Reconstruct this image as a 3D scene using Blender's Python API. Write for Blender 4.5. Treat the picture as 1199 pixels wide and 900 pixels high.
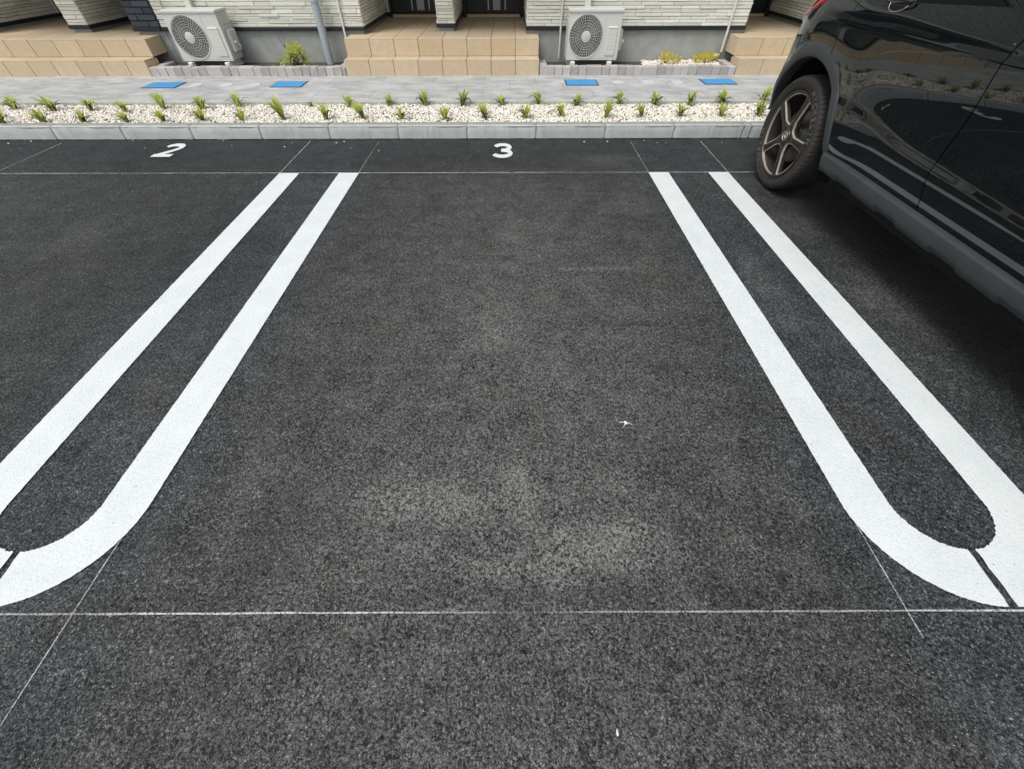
import bpy, bmesh, math, random
from mathutils import Vector, Matrix
R = math.radians
for o in list(bpy.data.objects): bpy.data.objects.remove(o)
S = bpy.context.scene
COL = S.collection
random.seed(7)

# ------------------------------------------------------------------ camera, sky, sun, exposure
PITCH = 48.576
cd = bpy.data.cameras.new('camera'); cam = bpy.data.objects.new('camera', cd); COL.objects.link(cam)
cam.location = (0, 0, 1.3)
cam.rotation_euler = (Matrix.Rotation(R(90 - PITCH), 3, 'X') @ Matrix.Rotation(R(-0.14), 3, 'Z')).to_euler()
cd.sensor_fit = 'HORIZONTAL'; cd.sensor_width = 36; cd.lens = 465 / 1199 * 36
cd.shift_x = 0.00125; cd.clip_start = 0.02; cd.clip_end = 1000
S.camera = cam
SUN_EL, SUN_AZ = 62, 222          # azimuth clockwise from +Y (the sun stands behind the camera, a little to the left)
w = bpy.data.worlds.new('World'); S.world = w; w.use_nodes = True
nt = w.node_tree; nt.nodes.clear()
wo = nt.nodes.new('ShaderNodeOutputWorld'); bg = nt.nodes.new('ShaderNodeBackground')
sky = nt.nodes.new('ShaderNodeTexSky'); sky.sky_type = 'NISHITA'; sky.sun_disc = False
sky.sun_elevation = R(SUN_EL); sky.sun_rotation = R(SUN_AZ); sky.air_density = 1.0; sky.dust_density = 3.0; sky.ozone_density = 1.0
hs = nt.nodes.new('ShaderNodeHueSaturation'); hs.inputs['Saturation'].default_value = 0.20; hs.inputs['Value'].default_value = 1.0
nt.links.new(sky.outputs[0], hs.inputs['Color']); nt.links.new(hs.outputs[0], bg.inputs['Color'])
bg.inputs['Strength'].default_value = 0.12
nt.links.new(bg.outputs[0], wo.inputs[0])
sl = bpy.data.lights.new('sun', 'SUN'); sun = bpy.data.objects.new('sun', sl); COL.objects.link(sun)
sl.energy = 1.4; sl.angle = R(22); sl.color = (1.0, 0.978, 0.945)
az = R(SUN_AZ); el = R(SUN_EL)
sdir = Vector((math.sin(az) * math.cos(el), math.cos(az) * math.cos(el), math.sin(el)))
sun.rotation_euler = sdir.to_track_quat('Z', 'Y').to_euler(); sun.location = (0, 0, 20)
S.view_settings.view_transform = 'Standard'; S.view_settings.look = 'None'
S.view_settings.gamma = 1; S.view_settings.use_curve_mapping = False
S.view_settings.exposure = 0.48
S.render.engine = 'CYCLES'

# ------------------------------------------------------------------ node helpers
class NT:
    def __init__(s, name):
        s.m = bpy.data.materials.new(name); s.m.use_nodes = True
        s.t = s.m.node_tree; s.t.nodes.clear()
        s.out = s.t.nodes.new('ShaderNodeOutputMaterial')
        s.b = s.t.nodes.new('ShaderNodeBsdfPrincipled'); s.t.links.new(s.b.outputs[0], s.out.inputs[0])
        s._co = None
    def new(s, k, **kw):
        n = s.t.nodes.new(k)
        for a, v in kw.items(): setattr(n, a, v)
        return n
    def set(s, sock, v):
        if hasattr(v, 'links'): s.t.links.new(v, sock)
        elif isinstance(v, tuple) and len(v) == 3 and sock.type == 'RGBA': sock.default_value = (*v, 1)
        else: sock.default_value = v
    def co(s):
        if s._co is None: s._co = s.new('ShaderNodeTexCoord').outputs['Object']
        return s._co
    def map(s, scale=(1, 1, 1), rot=(0, 0, 0), loc=(0, 0, 0), vec=None):
        n = s.new('ShaderNodeMapping'); s.set(n.inputs[0], vec or s.co())
        n.inputs['Scale'].default_value = scale; n.inputs['Rotation'].default_value = rot; n.inputs['Location'].default_value = loc
        return n.outputs[0]
    def noise(s, scale, detail=3, rough=.5, vec=None, out=0):
        n = s.new('ShaderNodeTexNoise'); s.set(n.inputs['Vector'], vec or s.co())
        n.inputs['Scale'].default_value = scale; n.inputs['Detail'].default_value = detail; n.inputs['Roughness'].default_value = rough
        return n.outputs[out]
    def vor(s, scale, feature='F1', vec=None, rnd=1.0):
        n = s.new('ShaderNodeTexVoronoi', feature=feature); s.set(n.inputs['Vector'], vec or s.co())
        n.inputs['Scale'].default_value = scale; n.inputs['Randomness'].default_value = rnd
        return n
    def math(s, op, a, b=0.0, c=0.0, clamp=False):
        n = s.new('ShaderNodeMath', operation=op, use_clamp=clamp)
        s.set(n.inputs[0], a); s.set(n.inputs[1], b); s.set(n.inputs[2], c); return n.outputs[0]
    def rng(s, v, a, b, c=0.0, d=1.0, smooth=False):
        n = s.new('ShaderNodeMapRange', clamp=True)
        if smooth: n.interpolation_type = 'SMOOTHSTEP'
        for i, x in enumerate((v, a, b, c, d)): s.set(n.inputs[i], x)
        return n.outputs[0]
    def mix(s, f, a, b, blend='MIX'):
        n = s.new('ShaderNodeMix', data_type='RGBA', blend_type=blend)
        s.set(n.inputs[0], f); s.set(n.inputs[6], a); s.set(n.inputs[7], b); return n.outputs[2]
    def sep(s, v):
        n = s.new('ShaderNodeSeparateXYZ'); s.set(n.inputs[0], v); return n.outputs
    def bump(s, h, strength=.5, dist=.01, normal=None):
        n = s.new('ShaderNodeBump'); s.set(n.inputs['Height'], h)
        n.inputs['Strength'].default_value = strength; n.inputs['Distance'].default_value = dist
        if normal: s.set(n.inputs['Normal'], normal)
        s.set(s.b.inputs['Normal'], n.outputs[0]); return n.outputs[0]
    def p(s, **kw):
        for k, v in kw.items(): s.set(s.b.inputs[{'base': 'Base Color', 'rough': 'Roughness', 'metal': 'Metallic', 'spec': 'Specular IOR Level', 'coat': 'Coat Weight', 'coatr': 'Coat Roughness', 'alpha': 'Alpha', 'trans': 'Transmission Weight', 'sub': 'Subsurface Weight'}[k]], v)
        return s

def simple(name, base, rough=.6, metal=0.0, var=.12, scale=18, bscale=120, bstr=.15, bdist=.002, **kw):
    n = NT(name)
    f = n.noise(scale, 4, .6)
    d = tuple(c * (1 - var) for c in base); l = tuple(min(1, c * (1 + var)) for c in base)
    n.p(base=n.mix(n.rng(f, .3, .7), d, l), rough=rough, metal=metal, **kw)
    if bstr: n.bump(n.noise(bscale, 3), bstr, bdist)
    return n.m

# ------------------------------------------------------------------ materials
def asphalt_mat():
    n = NT('asphalt')
    def warp(scale, amp):
        wv = n.new('ShaderNodeVectorMath', operation='ADD'); n.set(wv.inputs[0], n.co())
        c0 = n.new('ShaderNodeVectorMath', operation='SUBTRACT'); n.set(c0.inputs[0], n.noise(scale, 3, .6, out=1)); c0.inputs[1].default_value = (.5, .5, .5)
        sc = n.new('ShaderNodeVectorMath', operation='SCALE'); n.set(sc.inputs[0], c0.outputs[0]); sc.inputs['Scale'].default_value = amp
        n.set(wv.inputs[1], sc.outputs[0]); return wv.outputs[0]
    V = warp(90, .010)
    a = n.vor(140, vec=V); b = n.vor(300, vec=V); g = n.vor(62, vec=V)
    x, y, z = n.sep(n.co())
    ca = n.sep(a.outputs['Color']); cb = n.sep(b.outputs['Color']); cg = n.sep(g.outputs['Color'])
    def tilt(v, scale):      # every stone lies at a slant of its own
        d = n.new('ShaderNodeVectorMath', operation='SUBTRACT'); n.set(d.inputs[0], V); n.set(d.inputs[1], v.outputs['Position'])
        e = n.new('ShaderNodeVectorMath', operation='SUBTRACT'); n.set(e.inputs[0], v.outputs['Color']); e.inputs[1].default_value = (.5, .5, .5)
        f = n.new('ShaderNodeVectorMath', operation='DOT_PRODUCT'); n.set(f.inputs[0], d.outputs[0]); n.set(f.inputs[1], e.outputs[0])
        return n.math('MULTIPLY', f.outputs['Value'], scale)
    tone = n.rng(n.math('POWER', ca[0], 2.4), 0, 1, .72, 1.75)
    tone = n.math('MULTIPLY', tone, n.rng(n.math('POWER', cb[1], 2.0), 0, 1, .78, 1.5))
    fleck = n.math('MULTIPLY', n.rng(cb[0], .80, .86), n.rng(b.outputs['Distance'], .6, .3))     # bright broken faces
    tone = n.math('MULTIPLY', tone, n.rng(fleck, 0, 1, 1.0, 2.5))
    bigst = n.math('MULTIPLY', n.rng(cg[1], .80, .84), n.rng(g.outputs['Distance'], .5, .36))      # a larger chipping here and there
    tone = n.math('MULTIPLY', tone, n.rng(bigst, 0, 1, 1.0, 1.5))
    clus = n.math('MULTIPLY', n.math('SUBTRACT', n.noise(8, 4, .6), .5), .16)
    pit = n.rng(n.math('SUBTRACT', n.noise(112, 4, .62, vec=V), clus), .385, .435, .26, 1.0, True)    # open pores between the stones
    pit2 = n.rng(n.math('SUBTRACT', n.noise(190, 3, .6, vec=V), clus), .40, .48, .50, 1.0, True)
    pit3 = n.rng(n.math('SUBTRACT', n.noise(44, 5, .68, vec=V), n.math('MULTIPLY', clus, 1.3)), .345, .395, .36, 1.0, True)   # torn-out hollows, in clusters
    tone = n.math('MULTIPLY', n.math('MULTIPLY', tone, pit3), n.math('MULTIPLY', pit, pit2))
    big = n.rng(n.noise(.6, 4, .6), .3, .7, .80, 1.2)
    med = n.rng(n.noise(4.5, 5, .65), .3, .7, .80, 1.2)
    fin = n.rng(n.noise(19, 4, .65), .3, .7, .84, 1.16)
    streak = n.rng(n.noise(3.0, 4, .6, vec=n.map((.35, 5, 1))), .3, .7, .9, 1.1)
    tone = n.math('MULTIPLY', n.math('MULTIPLY', tone, fin), n.math('MULTIPLY', big, n.math('MULTIPLY', med, streak)))
    def blob(cx, cy, rx, ry, lo=1.0, hi=.15, sc=5.5):
        dx = n.math('DIVIDE', n.math('SUBTRACT', x, cx), rx); dy = n.math('DIVIDE', n.math('SUBTRACT', y, cy), ry)
        d = n.math('ADD', n.math('SQRT', n.math('ADD', n.math('MULTIPLY', dx, dx), n.math('MULTIPLY', dy, dy))), n.math('MULTIPLY', n.math('SUBTRACT', n.noise(sc, 5, .7), .5), 1.5))
        return n.rng(d, lo, hi, 0.0, 1.0, True)
    cl = n.rng(n.noise(11, 5, .7), .36, .66, .35, 1.0)
    dust = n.math('MULTIPLY', blob(.0, 1.1, 1.05, 2.0, 1.3, .1), .62)       # driven-over middle of bay 3
    dust = n.math('ADD', dust, n.math('MULTIPLY', blob(-.08, .56, .7, .32, 1.1, .2), .42))
    for q, gn in (((-.30, .62, .32, .13), .85), ((-.10, 1.62, .22, .5), .42), ((.19, .41, .13, .13), .95), ((.34, .47, .22, .15), .85), ((.03, .66, .10, .2), .55), ((.45, 2.05, .32, .035), .95), ((-.02, .385, .3, .03), .85), ((.05, 2.5, .14, .4), .45), ((1.42, 1.9, .14, .7), .5), ((2.0, 1.75, .3, .5), .5), ((1.9, 2.6, .25, .3), .4), ((-2.8, 2.4, .25, .4), .3), ((.9, 2.9, .25, .3), .35), ((.8, 3.75, .5, .2), .35)):
        dust = n.math('ADD', dust, n.math('MULTIPLY', blob(*q), gn))
    dust = n.math('MULTIPLY', n.math('MULTIPLY', dust, cl), n.rng(n.noise(62, 4, .7), .40, .60, .35, 1.15), clamp=True)
    film = n.math('MAXIMUM', n.rng(n.math('ABSOLUTE', n.math('SUBTRACT', x, 1.46)), .2, .62, 1, 0, True), n.rng(n.math('ABSOLUTE', n.math('ADD', x, 1.57)), .2, .62, 1, 0, True))
    film = n.math('MULTIPLY', film, n.rng(n.noise(2.2, 4, .6), .25, .7, .35, 1.0))
    base = n.mix(film, (.074, .0765, .0755), (.058, .068, .078))
    warm = n.rng(n.noise(1.6, 3), .52, .72)
    base = n.mix(n.math('MULTIPLY', warm, .6), base, (.080, .076, .071))
    fresh = n.rng(n.math('ADD', x, n.math('MULTIPLY', n.noise(1.2, 3), .8)), -1.0, -1.7, 0, 1, True)     # less travelled, blacker bay 2
    base = n.mix(n.math('MULTIPLY', fresh, .55), base, (.038, .043, .048))
    kerb_tone_car_shade = n.math('MAXIMUM', n.rng(n.math('ADD', y, n.math('MULTIPLY', n.noise(2.5, 3), .6)), 3.5, 4.1, 0, 1, True), n.rng(n.math('ADD', x, n.math('MULTIPLY', n.noise(2.0, 3), .5)), 2.0, 2.3, 0, 1, True))  # asphalt darker towards the kerb, and shade under the car painted in
    base = n.mix(n.math('MULTIPLY', kerb_tone_car_shade, .7), base, (.034, .038, .043))
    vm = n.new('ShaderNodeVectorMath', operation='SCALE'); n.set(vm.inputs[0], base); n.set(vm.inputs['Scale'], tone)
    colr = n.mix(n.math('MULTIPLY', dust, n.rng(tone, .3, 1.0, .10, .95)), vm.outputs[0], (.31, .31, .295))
    scuff = blob(.62, 1.55, .22, .03, 1.0, .1, 9)                           # tyre scuffs
    scuff = n.math('MAXIMUM', scuff, n.math('MULTIPLY', blob(.75, 1.25, .18, .035, 1.0, .1, 9), .8))
    scuff = n.math('MAXIMUM', scuff, n.math('MULTIPLY', blob(.2, .315, 1.0, .035, 1.0, .1, 7), .5))
    scuff = n.math('MAXIMUM', scuff, n.math('MULTIPLY', blob(-.75, .45, .25, .25, 1.0, .1, 7), .35))
    colr = n.mix(n.math('MULTIPLY', scuff, .55), colr, (.030, .032, .035))
    chip = n.math('MULTIPLY', n.rng(cb[2], .983, .99), n.rng(b.outputs['Distance'], .5, .2))
    colr = n.mix(chip, colr, (.42, .42, .40))
    h = n.math('ADD', n.math('MULTIPLY', n.math('SUBTRACT', 1.0, a.outputs['Distance']), n.rng(ca[0], 0, 1, .5, 1.0)), n.math('MULTIPLY', n.math('SUBTRACT', 1.0, b.outputs['Distance']), .35))
    h = n.math('ADD', h, n.math('ADD', n.math('MULTIPLY', pit, 1.1), n.math('MULTIPLY', pit3, 1.5)))
    h = n.math('ADD', h, n.math('ADD', tilt(a, 210), tilt(b, 220)))
    n.p(base=colr, rough=n.rng(ca[0], 0, 1, .5, .9), spec=.35)
    n.bump(h, 1.0, .0052)
    return n.m

def paint_mat():
    n = NT('road_paint')
    a = n.vor(92); f = n.noise(7, 5, .65)
    base = n.mix(n.rng(f, .3, .72), (.62, .665, .672), (.70, .735, .735))
    base = n.mix(n.math('MULTIPLY', n.rng(n.noise(140, 2, .6), .56, .72), .5), base, (.47, .50, .51))
    spk = n.vor(26)
    sm = n.math('MULTIPLY', n.rng(n.sep(spk.outputs['Color'])[0], .90, .93), n.rng(spk.outputs['Distance'], .10, .04))
    base = n.mix(sm, base, (.16, .16, .155))
    n.p(base=base, rough=.55, spec=.35)
    n.bump(n.math('ADD', n.math('MULTIPLY', a.outputs['Distance'], -.5), n.noise(220, 3)), .7, .003)
    # paint lost at pores
    tr = n.new('ShaderNodeBsdfTransparent'); mx = n.new('ShaderNodeMixShader')
    n.set(mx.inputs[0], n.rng(n.noise(95, 4, .7), .285, .305)); n.set(mx.inputs[1], tr.outputs[0]); n.set(mx.inputs[2], n.b.outputs[0])
    n.t.links.new(mx.outputs[0], n.out.inputs[0])
    return n.m

def chalk_mat():
    n = NT('chalk')
    n.p(base=(.66, .67, .66), rough=.9, spec=.1)
    tr = n.new('ShaderNodeBsdfTransparent'); mx = n.new('ShaderNodeMixShader')
    x, y, z = n.sep(n.co())
    fine = n.noise(150, 3, .7); big = n.noise(1.1, 4, .6)
    gapm = n.rng(n.math('ABSOLUTE', n.math('SUBTRACT', x, .07)), .03, .16)      # the snapped line has almost worn away in the middle of the bay
    k = n.math('MULTIPLY', n.rng(fine, .32, .55), n.math('MULTIPLY', n.rng(big, .34, .6, .22, .85), n.math('MAXIMUM', gapm, n.rng(y, .5, 1, .12, 1))))
    n.set(mx.inputs[0], k); n.set(mx.inputs[1], tr.outputs[0]); n.set(mx.inputs[2], n.b.outputs[0])
    n.t.links.new(mx.outputs[0], n.out.inputs[0])
    return n.m

def path_mat():
    n = NT('path_tile')
    v = n.map((1, 1, 1), (0, 0, R(90)))
    br = n.new('ShaderNodeTexBrick'); n.set(br.inputs['Vector'], n.map((1, 1, 1), loc=(.0, -.30, 0)))
    br.offset = .5; br.inputs['Scale'].default_value = 1.0; br.inputs['Brick Width'].default_value = .62; br.inputs['Row Height'].default_value = .308
    br.inputs['Mortar Size'].default_value = .0036; br.inputs['Mortar Smooth'].default_value = .1; br.inputs['Bias'].default_value = 0
    br.inputs['Color1'].default_value = (0, 0, 0, 1); br.inputs['Color2'].default_value = (1, 1, 1, 1); br.inputs['Mortar'].default_value = (.5, .5, .5, 1)
    r = n.sep(br.outputs['Color'])[0]
    st = n.noise(2.6, 6, .65, vec=n.map((1.5, 3.0, 1), (0, 0, R(48))))
    st2 = n.noise(9, 5, .7, vec=n.map((1, 2.4, 1), (0, 0, R(-20))))
    c = n.mix(n.rng(st, .34, .66), (.31, .325, .33), (.56, .565, .56))
    c = n.mix(n.rng(st2, .52, .72, 0, .55), c, (.32, .325, .33))
    c = n.mix(n.math('MULTIPLY', r, .22), c, (.39, .40, .41))
    c = n.mix(br.outputs['Fac'], c, (.26, .26, .25))
    n.p(base=c, rough=.55, spec=.35)
    n.bump(n.math('SUBTRACT', n.noise(60, 3), n.math('MULTIPLY', br.outputs['Fac'], 2)), .25, .002)
    return n.m

def concrete_mat(name, base, stain=.3, streak=True, topdirt=False):
    n = NT(name)
    oi = n.new('ShaderNodeObjectInfo').outputs['Random']
    if topdirt:
        ad = n.new('ShaderNodeVectorMath', operation='ADD'); n.set(ad.inputs[0], n.co()); cx_ = n.new('ShaderNodeCombineXYZ'); n.set(cx_.inputs[0], n.math('MULTIPLY', oi, 40)); n.set(ad.inputs[1], cx_.outputs[0]); W = ad.outputs[0]
        co0 = n.co(); n._co = W
    c = n.mix(n.rng(n.noise(7, 6, .65), .3, .7), tuple(k * .84 for k in base), tuple(k * 1.1 for k in base))
    if topdirt: c = n.mix(n.rng(oi, 0, 1, 0, .22), c, tuple(k * .6 for k in base))
    if streak:
        s = n.rng(n.noise(16, 4, .7, vec=n.map((1.4, 1.4, .10))), .53, .72, 0, stain)
        c = n.mix(s, c, tuple(k * .55 for k in base))
    c = n.mix(n.rng(n.noise(230, 2), .60, .75, 0, .35), c, tuple(k * .6 for k in base))
    if topdirt:      # soil washed over the tread of the kerb
        x, y, z = n.sep(co0)
        dm = n.math('MULTIPLY', n.rng(n.math('ADD', y, n.math('MULTIPLY', n.noise(9, 4, .65), .05)), .045, .075), n.rng(z, .10, .108))
        c = n.mix(n.math('MULTIPLY', dm, .7), c, (.25, .245, .215))
    n.p(base=c, rough=.85, spec=.25)
    n.bump(n.noise(150, 4, .6), .3, .002)
    return n.m

def island_mat(name, dark, light, rough=.75, var2=.2, scale=25, bscale=90, bd=.003, aniso=None, edge=None):
    n = NT(name)
    g = n.new('ShaderNodeNewGeometry')
    r = g.outputs['Random Per Island']
    c = n.mix(r, dark, light)
    if name == 'white_pebble': c = n.mix(n.rng(n.math('FRACT', n.math('MULTIPLY', r, 37.7)), .90, .985), c, (.38, .32, .25))
    v = n.map(aniso) if aniso else n.co()
    f = n.noise(scale, 5, .65, vec=v)
    c = n.mix(n.rng(f, .52, .75, 0, var2), c, tuple(k * .55 for k in dark))
    c = n.mix(n.rng(f, .45, .25, 0, var2), c, tuple(min(.9, k * 1.15) for k in light))
    n.p(base=c, rough=rough, spec=.3)
    n.bump(n.noise(bscale, 4, .6, vec=v), .35, bd)
    return n.m

def tile_mat():
    n = NT('beige_tile')
    g = n.new('ShaderNodeNewGeometry')
    c = n.mix(g.outputs['Random Per Island'], (.54, .425, .285), (.62, .505, .36))
    c = n.mix(n.rng(n.noise(14, 6, .7), .36, .7, 0, .55), c, (.46, .36, .23))
    c = n.mix(n.rng(n.noise(160, 3, .6), .56, .7, 0, .3), c, (.62, .50, .35))
    n.p(base=c, rough=.6, spec=.35)
    n.bump(n.noise(120, 3), .2, .0015)
    return n.m

def car_paint_mat():
    n = NT('black_green_paint')
    fl = n.vor(900)
    n.p(base=n.mix(n.rng(n.sep(fl.outputs['Color'])[0], .8, 1.0, 0, .5), (.0012, .0036, .0042), (.004, .009, .010)), rough=.35, spec=.05, coat=1.0, coatr=.008)
    n.b.inputs['Coat IOR'].default_value = 1.66; n.b.inputs['Coat Tint'].default_value = (.82, .96, 1.0, 1)
    d = n.noise(6, 5, .7)      # faint road dust
    dd = n.math('MULTIPLY', n.rng(d, .45, .75), .006)
    sv = n.vor(13); dd = n.math('MAXIMUM', dd, n.math('MULTIPLY', n.math('MULTIPLY', n.rng(n.sep(sv.outputs['Color'])[1], .84, .86), n.rng(sv.outputs['Distance'], .055, .03)), .6))
    n.set(n.b.inputs['Base Color'], n.mix(dd, n.b.inputs['Base Color'].links[0].from_socket, (.30, .29, .26)))
    n.bump(n.noise(2.2, 2), .02, .01)
    return n.m

def leaf_mat(name, a, b, tipcol=None):
    n = NT(name)
    g = n.new('ShaderNodeNewGeometry')
    c = n.mix(g.outputs['Random Per Island'], a, b)
    c = n.mix(n.rng(n.noise(60, 3), .4, .7, 0, .3), c, tuple(k * .7 for k in a))
    n.p(base=c, rough=.5, spec=.35)
    tl = n.new('ShaderNodeBsdfTranslucent'); n.set(tl.inputs['Color'], c)
    mx = n.new('ShaderNodeMixShader'); mx.inputs[0].default_value = .48
    n.set(mx.inputs[1], n.b.outputs[0]); n.set(mx.inputs[2], tl.outputs[0]); n.t.links.new(mx.outputs[0], n.out.inputs[0])
    return n.m

def frosted_mat():
    return simple('frosted_pane', (.42, .42, .41), .35, var=.04, bstr=.05)

M = dict(
    asphalt=asphalt_mat(), paint=paint_mat(), chalk=chalk_mat(), path=path_mat(),
    kerb=concrete_mat('kerb_concrete', (.455, .485, .475), .6, True, True), edging=concrete_mat('edging_concrete', (.47, .47, .44), .2, False),
    foundation=concrete_mat('render_grey', (.365, .378, .362), .10), mortar=concrete_mat('mortar', (.30, .30, .29), .1, False),
    siding=island_mat('cream_siding', (.64, .635, .545), (.84, .835, .765), .7, .35, 10, 60, .004, (1, 1, 5)),
    sidingback=simple('siding_joint', (.13, .125, .10), .9),
    darkbrick=island_mat('dark_brick', (.035, .043, .055), (.065, .076, .092), .6, .3, 30, 70, .004),
    upper=island_mat('upper_siding', (.40, .39, .35), (.50, .49, .44), .7, .3, 20, 70, .003),
    darkjoint=simple('dark_joint', (.025, .03, .038), .9),
    flashing=simple('navy_flashing', (.012, .017, .026), .4, var=.1, bstr=0),
    trim=simple('cream_trim', (.62, .61, .54), .5, var=.04, bstr=0),
    door=simple('navy_door', (.008, .012, .016), .35, var=.1, bstr=0),
    doorframe=simple('door_frame', (.010, .011, .012), .45, var=.1, bstr=0),
    pane=frosted_mat(), silver=simple('silver_line', (.5, .5, .5), .35, .7, var=.04, bstr=0),
    threshold=simple('bronze_threshold', (.07, .04, .035), .4, .5, var=.1, bstr=0),
    tile=tile_mat(), grout=simple('tile_grout', (.16, .13, .10), .9),
    granite=island_mat('split_granite', (.36, .335, .32), (.52, .495, .47), .85, .5, 60, 130, .006),
    pebble=island_mat('white_pebble', (.66, .605, .52), (.90, .865, .79), .65, .12, 60, 200, .001),
    bedsoil=simple('bed_soil', (.26, .235, .20), .95, var=.35, scale=30),
    darksoil=simple('dark_soil', (.07, .062, .05), .95, var=.4, scale=30),
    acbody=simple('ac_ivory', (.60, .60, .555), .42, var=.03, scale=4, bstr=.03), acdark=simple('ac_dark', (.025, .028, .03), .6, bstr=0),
    acfan=simple('ac_fan', (.06, .063, .065), .5, bstr=0), accap=simple('ac_cap', (.55, .54, .48), .45, var=.03, bstr=0),
    acfoot=simple('ac_foot', (.78, .78, .76), .5, var=.03, bstr=0),
    pvc=simple('pvc_ivory', (.66, .65, .58), .4, var=.04, bstr=0), polegrey=simple('grey_pipe', (.36, .40, .43), .35, var=.05, scale=5, bstr=0),
    bluelid=simple('blue_lid', (.05, .30, .62), .5, var=.06, scale=10, bscale=200, bstr=.3), lidrim=simple('lid_rim', (.02, .04, .07), .6, bstr=0),
    cap=simple('access_cover', (.55, .58, .59), .45, var=.05, bstr=.1),
    grass=leaf_mat('strap_leaf', (.42, .52, .09), (.68, .76, .25)), grassold=leaf_mat('old_leaf', (.075, .085, .045), (.13, .115, .06)),
    lime=leaf_mat('lime_leaf', (.46, .53, .06), (.72, .76, .17)), shrubdark=leaf_mat('shade_leaf', (.045, .055, .018), (.09, .10, .03)),
    yellow=leaf_mat('yellow_leaf', (.70, .57, .02), (.88, .80, .10)), twig=simple('twig', (.10, .07, .05), .8),
    carpaint=car_paint_mat(), clad=simple('cladding', (.043, .050, .054), .5, var=.12, scale=6, bscale=500, bstr=.25, bdist=.0006),
    black=simple('black_plastic', (.008, .008, .009), .6, bstr=0), under=simple('underbody', (.006, .006, .006), .95, bstr=0),
    glass=simple('dark_glass', (.004, .005, .005), .03, var=0, bstr=0, spec=.6), gap=simple('shut_line', (.002, .002, .002), .8, bstr=0),
    tyre=simple('tyre_rubber', (.028, .026, .024), .72, var=.2, scale=9, bscale=300, bstr=.2, bdist=.001),
    rim=simple('anthracite_rim', (.070, .061, .053), .4, .5, var=.1, bstr=0), rimcut=simple('cut_alloy', (.74, .69, .61), .32, .6, var=.05, bstr=0),
    disc=simple('brake_disc', (.13, .12, .11), .4, .8, var=.25, bstr=0), chrome=simple('chrome', (.62, .64, .65), .12, 1.0, var=0, bstr=0),
    tail=simple('tail_lens', (.30, .006, .012), .08, var=.1, bstr=0, coat=1.0), lampclear=simple('clear_lens', (.45, .45, .46), .06, var=.02, bstr=0, coat=1.0),
    dropping=simple('white_dropping', (.74, .75, .73), .8, var=.06, bstr=.3), plate=simple('plate', (.75, .75, .72), .5, bstr=0),
)

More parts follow.
